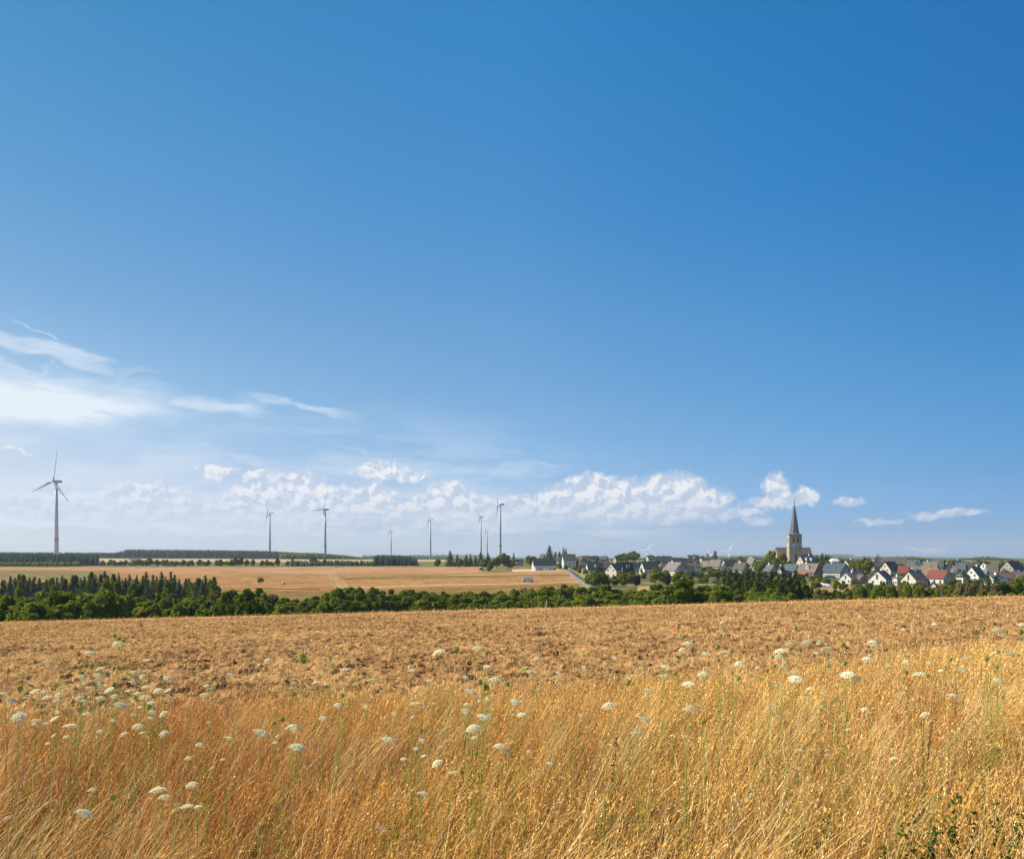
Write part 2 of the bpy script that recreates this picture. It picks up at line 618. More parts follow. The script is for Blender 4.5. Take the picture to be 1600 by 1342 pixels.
PY = HY - (gz(X, Y) - EYE) / Y * F
put(band(Y, EDGE, 240, 10), dcol((0.20, 0.19, 0.07), n2))
leftside = (PX < 905)
tan_ = lerp3((0.34, 0.165, 0.060), (0.52, 0.285, 0.115), np.clip((n3 - 0.3) * 2.5, 0, 1))
oliv = lerp3((0.20, 0.130, 0.040), (0.36, 0.210, 0.080), np.clip((n3 - 0.35) * 2.8, 0, 1))
pink = lerp3((0.44, 0.225, 0.11), (0.56, 0.315, 0.165), np.clip((n3 * .5 + n1 * .5 - .3) * 2.5, 0, 1))
fld = leftside * (Y < 900)
wob = (n1 - 0.5) * 14
put(fld * band(Y, 300, 430, 12), oliv)
put(fld * band(Y + wob, 425, 640, 10), tan_)
put(fld * band(Y + wob * .5, 540, 590, 8) * (PX > 530), oliv)
put(fld * band(Y, 640, 820, 14) * (PX < 752), pink)
put(fld * band(Y, 640, 730, 14) * (PX > 800) * (PX < 900), dcol((0.60, 0.40, 0.22), n1))
put(fld * band(Y + 0.02 * X, 448, 456, 3) * (PX > 530), dcol((0.60, 0.42, 0.24), n1, .1))
put(fld * band(Y + 0.01 * X, 585, 594, 4) * (PX > 700), dcol((0.58, 0.42, 0.24), n1, .1))
put(np.clip((195 - PX) / 30, 0, 1) * band(Y, 500, 680, 10), dcol((0.26, 0.20, 0.09), n3))
put(np.clip((PX - 165) / 40, 0, 1) * np.clip((400 - PX) / 90, 0, 1) * band(Y + wob * 2, 600, 900, 60), pink)
# dark ditch line by the lone bush, its shadow painted in, tractor ruts
ditch_shade = (PX > 395) * (PX < 500) * band(Y, 436, 443, 2)
put(ditch_shade * 0.9, dcol((0.06, 0.055, 0.03), n2))
for off in (-1.6, 1.6):
    xc = -138 + (Y - 640) * -0.19 + 6 * np.sin(Y / 60.0) + off * 1.2
    put(band(np.abs(X - xc), -1, 1.1, 1.0) * band(Y, 440, 860, 20) * 0.5, dcol((0.50, 0.36, 0.21), n1, .1))
put((PX > 800) * (PX < 870) * band(Y + 0.0 * X, 485, 500, 6) * 0.35, dcol((0.50, 0.22, 0.15), n2))
# land behind the long field
put((Y > 820) * (Y < 1180) * leftside, dcol((0.20, 0.19, 0.08), n1))
put(band(Y, 1130, 1560, 20) * (PX < 720), lerp3((0.50, 0.36, 0.20), (0.62, 0.44, 0.27), n1))
put(band(Y, 1560, 20000, 60), dcol((0.10, 0.13, 0.07), n1))
# gardens and meadows of the village
vill = (PX >= 905) * band(Y, 285, 1400, 10)
put(vill, green)
patch = np.clip((fbm(X / 14, Y / 22, 3, 9) - 0.56) * 9, 0, 1)
put(vill * patch * 0.8, dcol((0.42, 0.29, 0.15), n2))
put((PX > 1262) * (PX < 1330) * band(Y, 330, 440, 10), lerp3((0.30, 0.20, 0.09), (0.48, 0.31, 0.17), np.clip((n2 - .3) * 2.4, 0, 1)))
put((PX > 995) * (PX < 1022) * band(Y, 300, 420, 10), dcol((0.50, 0.34, 0.15), n2))
put((PX > 905) * (PX < 922) * band(Y, 300, 620, 20), dcol((0.30, 0.30, 0.10), n2))
M_land = toned('dry_land', noise_scale=0.35, noise_amt=0.32, mul=(0.79, 0.81, 0.82))
ground = link('ground', np_mesh('ground', np.stack([X, Y, Z], 1), Q, col=C, mat=M_land, smooth=True))
tag(ground, kind='structure')

# near field: harrowed stubble, clods modelled
dl = np.concatenate([np.linspace(-6, 4.0, 20), np.geomspace(4.1, EDGE + 1.5, 800)])
t_near = np.linspace(-1, 1, 1200)
D_, T_ = np.meshgrid(dl, t_near, indexing='ij')
HALF = np.maximum(np.abs(D_) * 0.80, 0) + 6.0
X = (T_ * HALF).ravel(); Y = D_.ravel()
nx, ny = len(t_near), len(dl)
i = np.arange(ny - 1)[:, None] * nx + np.arange(nx - 1)[None, :]
Q = np.stack([i, i + 1, i + nx + 1, i + nx], -1).reshape(-1, 4)


def verge_edge(x):
    """how far the uncut grass verge reaches, by x"""
    x = np.asarray(x, float)
    return 10.6 + 0.2 * x + np.where(x > 0, 0.03 * x * x, 0.0) + 1.2 * (fbm(x / 2.5, x * 0 + 3.3, 3, 4) - 0.5)


c1_ = fbm(X / 0.16, Y / 0.16, 4, 1, 0.6)
c2_ = fbm(X / 0.45, Y / 0.38, 3, 6)
ridge = 1 - np.abs(2 * c1_ - 1)
soilz = 0.24 * (c2_ - 0.5) + 0.13 * (ridge - 0.6) + 0.16 * (c1_ - 0.5)
margin = np.clip((Y - (EDGE - 5)) / 2.0, 0, 1)
soilz = soilz + (0.05 * np.abs(fbm(X / 0.055, Y / 0.055, 3, 31, 0.65) - 0.5) * 2 - 0.015)
soilz = soilz * (1 - 0.75 * margin)
Z = near_z(X, Y) + soilz - np.clip((Y - EDGE) / 1.5, 0, 1) ** 2 * 0.25
k = np.clip((c1_ - 0.33) * 3.4 + (fbm(X / 0.05, Y / 0.05, 2, 77) - 0.5) * 0.7, 0, 1)
C = lerp3((0.060, 0.032, 0.016), (0.47, 0.27, 0.115), k)
k2 = np.clip((fbm(X / 1.7, Y / 1.7, 3, 12) - 0.45) * 5, 0, 1)[:, None]
C = C * (1 - 0.45 * k2) + np.array((0.58, 0.36, 0.15)) * 0.45 * k2
C = C * (1 - margin[:, None]) + lerp3((0.52, 0.28, 0.10), (0.70, 0.42, 0.17), k) * margin[:, None]
M_soil = toned('harrowed_soil', mul=(0.88, 0.81, 0.76), noise_scale=11.0, noise_amt=0.35, bump=0.5)
fieldo = link('ploughed_field', np_mesh('ploughed_field', np.stack([X, Y, Z], 1), Q, col=C, mat=M_soil))
tag(fieldo, kind='structure')

# road into the village
cl = [(886.0, 690), (889, 640), (893, 590), (898, 540), (903, 500), (909, 462), (915, 430), (923, 395), (934, 355), (946, 320)]
pts = [at(a, b) for a, b in cl]
V, Qd = [], []
for i, p in enumerate(pts):
    d = (pts[min(i + 1, len(pts) - 1)] - pts[max(i - 1, 0)]); d.z = 0; d.normalize()
    n = Vector((d.y, -d.x, 0))
    for s in (-2.6, 2.6):
        q = p + n * s
        V.append((q.x, q.y, gz1(q.x, q.y) + 0.55))
    if i:
        Qd.append((2 * i - 2, 2 * i - 1, 2 * i + 1, 2 * i))
V += [(a, b, c - 0.7) for a, b, c in V]
nV = len(pts) * 2
for i in range(1, len(pts)):
    for s in (0, 1):
        a, b = 2 * i - 2 + s, 2 * i + s
        Qd.append((a, b, b + nV, a + nV) if s == 0 else (b, a, a + nV, b + nV))
M_road = surf('asphalt', (0.20, 0.165, 0.16), 0.9, 0.15, 0.4)
road = link('road', np_mesh('road', V, Qd, mat=M_road))
tag(road, kind='structure')

# ------------------------------------------------------------------ trees
def leaf_cards(P, N, size, rng, aspect=1.0, bend=0.25):
    """two-triangle leaf clumps at points P, facing N roughly"""
    n = len(P)
    N = N + rng.normal(0, 0.55, (n, 3))
    N /= np.linalg.norm(N, axis=1)[:, None]
    R = rng.normal(0, 1, (n, 3))
    U = np.cross(N, R); U /= np.linalg.norm(U, axis=1)[:, None]
    W = np.cross(N, U)
    s = (size * rng.uniform(0.55, 1.35, n))[:, None]
    a = P + U * s; b = P + W * s * aspect; c = P - U * s; d = P - W * s * aspect
    b = b + N * s * bend; d = d + N * s * bend
    V = np.stack([a, b, c, d], 1).reshape(-1, 3)
    Q = np.arange(n * 4).reshape(-1, 4)
    return V, Q


def crown_mesh(name, seed, mat, lobes=13, leaves=2600, low=0.10, tall=1.0, leaf=0.046, spread=1.0, gappy=0.0):
    """broadleaf crown: unit tree (height 1, crown radius 0.5)"""
    rng = np.random.default_rng(seed)
    L = []
    for i in range(lobes):
        a = rng.uniform(0, 2 * math.pi); h = rng.uniform(0, 1) ** 0.9
        rr = math.sqrt(max(0.0, 1 - (2 * abs(h - 0.42)) ** 2.2)) * rng.uniform(0.15, 0.62) * 0.62 * spread
        r = rng.uniform(0.11, 0.19) * (1.15 - 0.45 * h)
        L.append((rr * math.cos(a), rr * math.sin(a), low + r + (0.97 - low - 2 * r) * h, r))
    L.append((0, 0, 0.45 * (1 + low), 0.24))
    L = np.array(L)
    w = L[:, 3] ** 2; w /= w.sum()
    li = rng.choice(len(L), leaves, p=w)
    dirs = rng.normal(0, 1, (leaves, 3)); dirs /= np.linalg.norm(dirs, axis=1)[:, None]
    dirs[:, 2] = np.where(rng.random(leaves) < 0.35, np.abs(dirs[:, 2]), dirs[:, 2])
    rad = L[li, 3] * np.where(rng.random(leaves) < 0.22, rng.uniform(0.3, 0.9, leaves), rng.uniform(0.80, 1.36, leaves))
    rad = rad * np.where(rng.random(leaves) < 0.07, rng.uniform(1.1, 1.5, leaves), 1.0)
    P = L[li, :3] + dirs * rad[:, None] * np.array([1, 1, 0.85])
    if gappy:
        keep = rng.random(leaves) > gappy
        P, dirs, li = P[keep], dirs[keep], li[keep]
    V, Q = leaf_cards(P, dirs, leaf, rng)
    lobe_t = rng.random(len(L))
    tone = np.clip(rng.uniform(0, 1, len(P)) * 0.55 + lobe_t[li] * 0.5, 0, 1)
    col = np.repeat(np.stack([tone, tone, tone], 1), 4, 0)
    return np_mesh(name, V, Q, col=col, mat=mat)


def conifer_mesh(name, seed, mat, tiers=30, per=15, radius=0.20, low=0.03, ragged=0.25, leaf=0.036, power=0.85):
    rng = np.random.default_rng(seed)
    P, N, S = [], [], []
    for k in range(tiers):
        t = (k + rng.uniform(-.3, .3)) / tiers
        t = min(max(t, 0), 0.985)
        z = low + (1 - low) * t
        R = radius * (1 - t) ** power * (0.55 + 0.45 * min(1, (t + 0.08) / 0.2)) + 0.008
        nb = max(4, int(per * (1 - t * 0.6)))
        for b in range(nb):
            a = rng.uniform(0, 2 * math.pi)
            ln = R * rng.uniform(1 - ragged, 1 + ragged)
            m = max(3, int(ln / 0.016))
            for j in range(m):
                f = (j + rng.random()) / m
                r = ln * f
                P.append((r * math.cos(a) + rng.normal(0, .006), r * math.sin(a) + rng.normal(0, .006), z - 0.10 * ln * f * 3 + 0.02 * (1 - f) + rng.normal(0, .004)))
                N.append((0.5 * math.cos(a), 0.5 * math.sin(a), 1.0))
                S.append(leaf * (1.25 - 0.6 * f) * (1 - 0.45 * t))
    P = np.array(P); N = np.array(N)
    V, Q = leaf_cards(P, N, np.array(S), rng, 0.7, -0.15)
    tone = rng.random(len(P))
    return np_mesh(name, V, Q, col=np.repeat(np.stack([tone] * 3, 1), 4, 0), mat=mat)


def trunk_mesh(name, seed, mat, top=0.72, r=0.022, limbs=6):
    rng = random.Random(seed)
    mb = MB()
    pts = [Vector((0, 0, -0.03)), Vector((rng.uniform(-.01, .01), rng.uniform(-.01, .01), top * .4)), Vector((rng.uniform(-.03, .03), rng.uniform(-.03, .03), top))]
    mb.tube(pts[0], pts[1], r, r * .7, 7)
    mb.tube(pts[1], pts[2], r * .7, r * .2, 7)
    for i in range(limbs):
        a = rng.uniform(0, 6.28); z = rng.uniform(.2, .55) * top / .72
        b = Vector((math.cos(a) * rng.uniform(.15, .3), math.sin(a) * rng.uniform(.15, .3), z + rng.uniform(.12, .3)))
        mb.tube((0, 0, z), b, r * .4, r * .12, 5)
    return mb.mesh(name, mat, True)


M_bark = surf('bark', (0.11, 0.085, 0.06), 0.9, 0.25, 3.0)
FOL = {
    'dark': foliage('leaves_dark', (0.046, 0.074, 0.010), (0.140, 0.175, 0.022)),
    'mid': foliage('leaves_mid', (0.072, 0.106, 0.014), (0.190, 0.222, 0.034)),
    'lime': foliage('leaves_lime', (0.12, 0.19, 0.028), (0.21, 0.28, 0.046), per_obj=0.1),
    'yellow': foliage('leaves_yellowish', (0.16, 0.17, 0.020), (0.32, 0.30, 0.045), per_obj=0.1),
    'purple': foliage('leaves_purple', (0.020, 0.016, 0.018), (0.050, 0.032, 0.030), 0.15, 0.05),
    'brown': foliage('leaves_brownish', (0.11, 0.09, 0.035), (0.19, 0.16, 0.06), 0.2, 0.2),
    'spruce': foliage('needles_blue_green', (0.040, 0.075, 0.044), (0.105, 0.150, 0.082), 0.12, 0.25),
    'sprdark': foliage('needles_dark', (0.022, 0.046, 0.020), (0.060, 0.098, 0.038), 0.12, 0.25),
    'dead': foliage('dead_twigs', (0.16, 0.11, 0.075), (0.28, 0.20, 0.14), 0.1, 0.1),
}
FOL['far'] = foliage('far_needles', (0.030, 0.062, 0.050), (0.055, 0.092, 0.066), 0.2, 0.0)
TR = {}
for k_, f_ in (('dark', 3), ('mid', 4), ('lime', 1), ('yellow', 1), ('purple', 1), ('brown', 2)):
    TR[k_] = [crown_mesh('crown', 100 + i * 7 + len(k_) * 31 + ord(k_[0]), FOL[k_], lobes=11 + 3 * (i % 3), leaves=3400, low=0.03 + 0.03 * (i % 2)) for i in range(f_)]
TR['tallmid'] = [crown_mesh('crown', 301 + i, FOL['mid'], lobes=17, leaves=2900, low=0.22) for i in range(2)]
TR['wispy'] = [crown_mesh('crown', 331, FOL['dead'], lobes=12, leaves=1500, low=0.15, gappy=.2, leaf=.022)]
for k_, rad, pw in (('spruce', 0.20, 0.66), ('sprdark', 0.19, 0.55), ('dead', 0.15, 0.7)):
    TR[k_] = [conifer_mesh('crown', 200 + i * 5 + ord(k_[0]), FOL[k_], radius=rad * (1 + 0.15 * i), power=pw, per=14 if k_ != 'dead' else 6) for i in range(3 if k_ != 'dead' else 1)]
TR['fatspruce'] = [conifer_mesh('crown', 251, FOL['spruce'], radius=0.34, power=0.62, per=20, ragged=.3, leaf=.034)]
TRUNK = [trunk_mesh('trunk', 5 + i, M_bark) for i in range(3)]
TRUNKC = [trunk_mesh('trunk', 15, M_bark, top=.9, r=.010, limbs=0)]
UNITR = {'spruce': .40, 'sprdark': .34, 'dead': .30, 'fatspruce': .68}      # crown width of the unit mesh
NAMES = {'spruce': 'spruce_tree', 'sprdark': 'conifer_tree', 'dead': 'dead_conifer', 'fatspruce': 'spruce_tree', 'purple': 'purple_tree'}
tr_rng = random.Random(3)
ALLTREES = []


def tree(kind, px, D, top_py, wpx, label, group, name=None, cat='tree', sink=0.0):
    """one tree: stands on the ground D metres ahead, its top and width as seen"""
    p = at(px, D)
    h = hgt(top_py, D) - p.z
    h = max(h, 0.8)
    w = wpx / F * D * (1.3 if kind in ('spruce', 'sprdark', 'fatspruce') else 1.0)
    cat_mesh = tr_rng.choice(TR[kind])
    isc = kind in UNITR
    u = UNITR.get(kind, 0.92)
    nm = name or NAMES.get(kind, 'broadleaf_tree')
    e = empty(nm, (p.x, p.y, p.z - sink - 0.1), tr_rng.uniform(0, 6.28), (w / u, w / u, h * (1.0 if isc else 1.02)))
    link('crown', cat_mesh, e)
    link('trunk', tr_rng.choice(TRUNKC if isc else TRUNK), e)
    tag(e, label, cat, group)
    ALLTREES.append(e)
    return e


LMARK = [(0, 'the left edge'), (87, 'the nearest wind turbine'), (208, 'the far flat pale shed'), (300, 'the left forest ridge'), (407, 'the lone round bush'), (508, 'the third turbine'),
         (526, 'the brown hunting hide'), (611, 'the fourth turbine'), (672, 'the fifth turbine'), (751, 'the close turbine pair'), (781, 'the tall turbine by the pair'), (825, 'the grey box trailer'),
         (870, 'the long dark roof'), (902, 'the sloping road'), (958, 'the left cream gable'), (1028, 'the yellow-green tree'), (1110, 'the pink-roofed gable'),
         (1195, 'the lime green bush'), (1240, 'the church tower'), (1290, 'the white tarpaulin'), (1335, 'the pale bungalow'), (1378, 'the bright white gable'), (1430, 'the right cream gable'),
         (1468, 'the red-roofed house'), (1522, 'the brightest white gable'), (1560, 'the mauve gable house'), (1596, 'the right edge')]
ORD = ['first', 'second', 'third', 'fourth', 'fifth', 'sixth', 'seventh', 'eighth', 'ninth', 'tenth', 'eleventh', 'twelfth', 'thirteenth', 'fourteenth', 'fifteenth', 'sixteenth', 'seventeenth', 'eighteenth', 'nineteenth', 'twentieth', 'twenty-first', 'twenty-second', 'twenty-third', 'twenty-fourth', 'twenty-fifth', 'twenty-sixth', 'twenty-seventh', 'twenty-eighth', 'twenty-ninth', 'thirtieth']


def ordinal_labels(items, look, row_, side='below'):
    """items: list of px; gives each a label counted from the nearest landmark to its left"""
    cnt, out = {}, []
    for px in items:
        c = [l for l in LMARK if l[0] <= px] or [LMARK[0]]
        l = c[-1]
        cnt[l] = cnt.get(l, 0) + 1
        lk = look(px) if callable(look) else look
        out.append(f"{lk} {row_}, {ORD[cnt[l] - 1]} right of {l[1]}")
    return out


def prof(px, tab):
    xs, ys = zip(*tab)
    return float(np.interp(px, xs, ys))


# the broadleaf belt in the valley: three rows of individual trees
topP = [(-60, 922), (0, 922), (25, 926), (85, 923), (165, 919), (210, 927), (260, 926), (330, 926), (355, 918), (400, 917), (428, 924), (455, 934), (480, 932), (505, 924), (530, 917), (620, 917), (700, 922),
        (760, 922), (820, 918), (850, 911), (930, 911), (965, 917), (1000, 917), (1045, 909), (1075, 906), (1110, 912), (1160, 912), (1200, 914), (1260, 920)]
distP = [(-60, 150), (0, 150), (165, 155), (340, 175), (480, 205), (700, 235), (900, 235), (1000, 215), (1080, 190), (1200, 205), (1300, 240), (1600, 250)]
wP = [(-60, 62), (165, 66), (240, 48), (340, 50), (460, 34), (600, 32), (850, 30), (1000, 42), (1080, 56), (1200, 34)]


def belt(rowname, x0, x1, dist_add, top_add, wmul, kinds, group, seed, looks):
    rng = random.Random(seed)
    xs, x = [], x0
    while x < x1:
        xs.append(x + rng.uniform(-3, 3))
        x += prof(x, wP) * wmul * rng.uniform(0.45, 0.66)
    ks = [kinds[rng.randrange(len(kinds))] for _ in xs]
    labs = ordinal_labels(xs, lambda q: looks[ks[xs.index(q)]], rowname)
    for q, k_, lb in zip(xs, ks, labs):
        D = prof(q, distP) + dist_add + rng.uniform(-6, 6)
        tree(k_, q, D, prof(q, topP) + top_add + rng.uniform(-2.5, 5.0), prof(q, wP) * wmul * rng.uniform(0.7, 1.5), lb, group)


LK = {'dark': 'dark green rounded tree,', 'mid': 'mid green rounded tree,', 'yellow': 'yellowish bush,', 'lime': 'light green bush,', 'brown': 'olive brown tree,',
      'sprdark': 'dark conifer,', 'spruce': 'blue-green conifer,', 'dead': 'bare brown conifer in the'}
belt('back belt row', -30, 1270, 34, 1, 0.9, ['dark', 'mid', 'dark', 'brown', 'mid'], 'trees in the back row of the valley belt', 1, LK)
belt('middle belt row', -25, 1270, 12, 6, 0.9, ['mid', 'dark', 'mid', 'mid'], 'trees in the middle row of the valley belt', 2, LK)
belt('front belt row', -20, 1250, -14, 17, 0.75, ['mid', 'mid', 'dark', 'mid', 'mid', 'yellow'], 'low trees along the front of the valley belt', 3, LK)
SOLO = 'trees that stand out in the valley belt'
for a in [('mid', 165, 140, 919, 74, 'big bright round oak-like tree in front of the left valley belt'),
          ('dark', 92, 138, 922, 92, 'broad dark tree with wide crown left of the bright round oak-like tree'),
          ('dark', 388, 158, 917, 46, 'dark dense round tree at the gap before the tan field'),
          ('dark', 352, 160, 921, 40, 'dark tall-crowned tree just left of the dense round one at the field gap'),
          ('yellow', 438, 172, 940, 30, 'low yellowish bush at the gap in the valley belt'),
          ('lime', 318, 150, 943, 28, 'yellow-green low bush in front of the left valley belt'),
          ('mid', 528, 200, 917, 40, 'bright green round tree at the left end of the middle valley belt'),
          ('lime', 1182, 186, 922, 32, 'bright lime green bush at the field edge below the village conifers, left half'),
          ('lime', 1206, 184, 924, 34, 'bright lime green bush at the field edge below the village conifers, right half'),
          ('dark', 1062, 178, 904, 62, 'large dark tree rising in front of the purple garden tree'),
          ('mid', 1125, 182, 912, 54, 'wide green tree between the large dark one and the village conifers')]:
    tree(a[0], a[1], a[2], a[3], a[4], a[5], SOLO, cat='bush' if 'bush' in a[5] else 'tree', name='round_bush' if 'bush' in a[5] else None)

# shrubs along the right part of the field edge
rng_ = random.Random(9)
xs = [1268 + i * 11.5 + rng_.uniform(-3, 3) for i in range(30)]
ks = []
for q in xs:
    ks.append(rng_.choice(['mid', 'brown', 'dark', 'mid']) if q < 1480 else rng_.choice(['brown', 'mid', 'dark']))
labs = ordinal_labels(xs, lambda q: {'mid': 'green shrub,', 'brown': 'olive brown shrub,', 'dark': 'dark green shrub,'}[ks[xs.index(q)]], 'hedge behind field')
rtop = [(1265, 918), (1300, 926), (1320, 918), (1345, 910), (1370, 911), (1400, 908), (1430, 912), (1450, 917), (1480, 913), (1500, 909), (1530, 912), (1560, 911), (1600, 903)]
for q, k_, lb in zip(xs, ks, labs):
    tree(k_, q, 232 + rng_.uniform(-10, 14), prof(q, rtop) + rng_.uniform(-4, 2), rng_.uniform(16, 25), lb, 'shrubs beyond the right field edge', name='shrub', cat='shrub')
xs = [1275 + i * 17 + rng_.uniform(-4, 4) for i in range(20)]
labs = ordinal_labels(xs, 'low green bush,', 'strip right behind the field edge')
for q, lb in zip(xs, labs):
    tree(rng_.choice(['mid', 'mid', 'brown']), q, 205 + rng_.uniform(-6, 6), row(q, 60) - rng_.uniform(6, 10), rng_.uniform(16, 24), lb, 'low bushes right behind the field edge', name='low_bush', cat='bush')
for a in [('sprdark', 1498, 236, 904, 17, 'dark conifer standing just right of the red-roofed house'), ('dead', 1511, 230, 909, 10, 'bare brown dying conifer right of the red-roofed house, left one'),
          ('dead', 1519, 230, 908, 10, 'bare brown dying conifer beneath the brightest white gable'), ('sprdark', 1529, 238, 904, 16, 'dark bushy conifer beneath the brightest white gable'),
          ('sprdark', 1543, 236, 897, 18, 'tall dark conifer beneath the mauve gable house'), ('sprdark', 1556, 232, 898, 19, 'tall broad dark conifer, rightmost of the conifers by the field edge'),
          ('dark', 1582, 236, 908, 26, 'round dark tree at the right edge beneath the grey roof'), ('mid', 1597, 240, 899, 30, 'tall green tree cut by the right edge of the photo'),
          ('dead', 1473, 228, 914, 10, 'pale thin dead shrub beneath the red-roofed house')]:
    tree(a[0], a[1], a[2], a[3], a[4], a[5], 'trees by the right field edge')

# conifers below the far left field
rng_ = random.Random(21)
xs = [8 + i * 7.4 + rng_.uniform(-2, 2) for i in range(45)]
labs = ordinal_labels(xs, 'young dark tree,', 'back plantation row')
for q, lb in zip(xs, labs):
    tree(rng_.choice(['spruce', 'fatspruce', 'fatspruce', 'dark']), q, 292 + rng_.uniform(-12, 12), prof(q, [(0, 904), (20, 899), (60, 901), (100, 898), (160, 892), (200, 898), (250, 893), (280, 897), (335, 901)]) + rng_.uniform(-3.5, 9), rng_.uniform(14, 24), lb, 'spruces in the back row of the left plantation')
xs = [4 + i * 9.5 + rng_.uniform(-2, 2) for i in range(36)]
labs = ordinal_labels(xs, 'young dense tree,', 'front plantation row')
for q, lb in zip(xs, labs):
    tree(rng_.choice(['spruce', 'fatspruce', 'mid']), q, 262 + rng_.uniform(-8, 8), 905 + rng_.uniform(-4, 6), rng_.uniform(16, 24), lb, 'spruces in the front row of the left plantation')
for a in [('mid', 30, 905, 22), ('brown', 52, 912, 20), ('brown', 46, 915, 24), ('mid', 10, 910, 30)]:
    pass

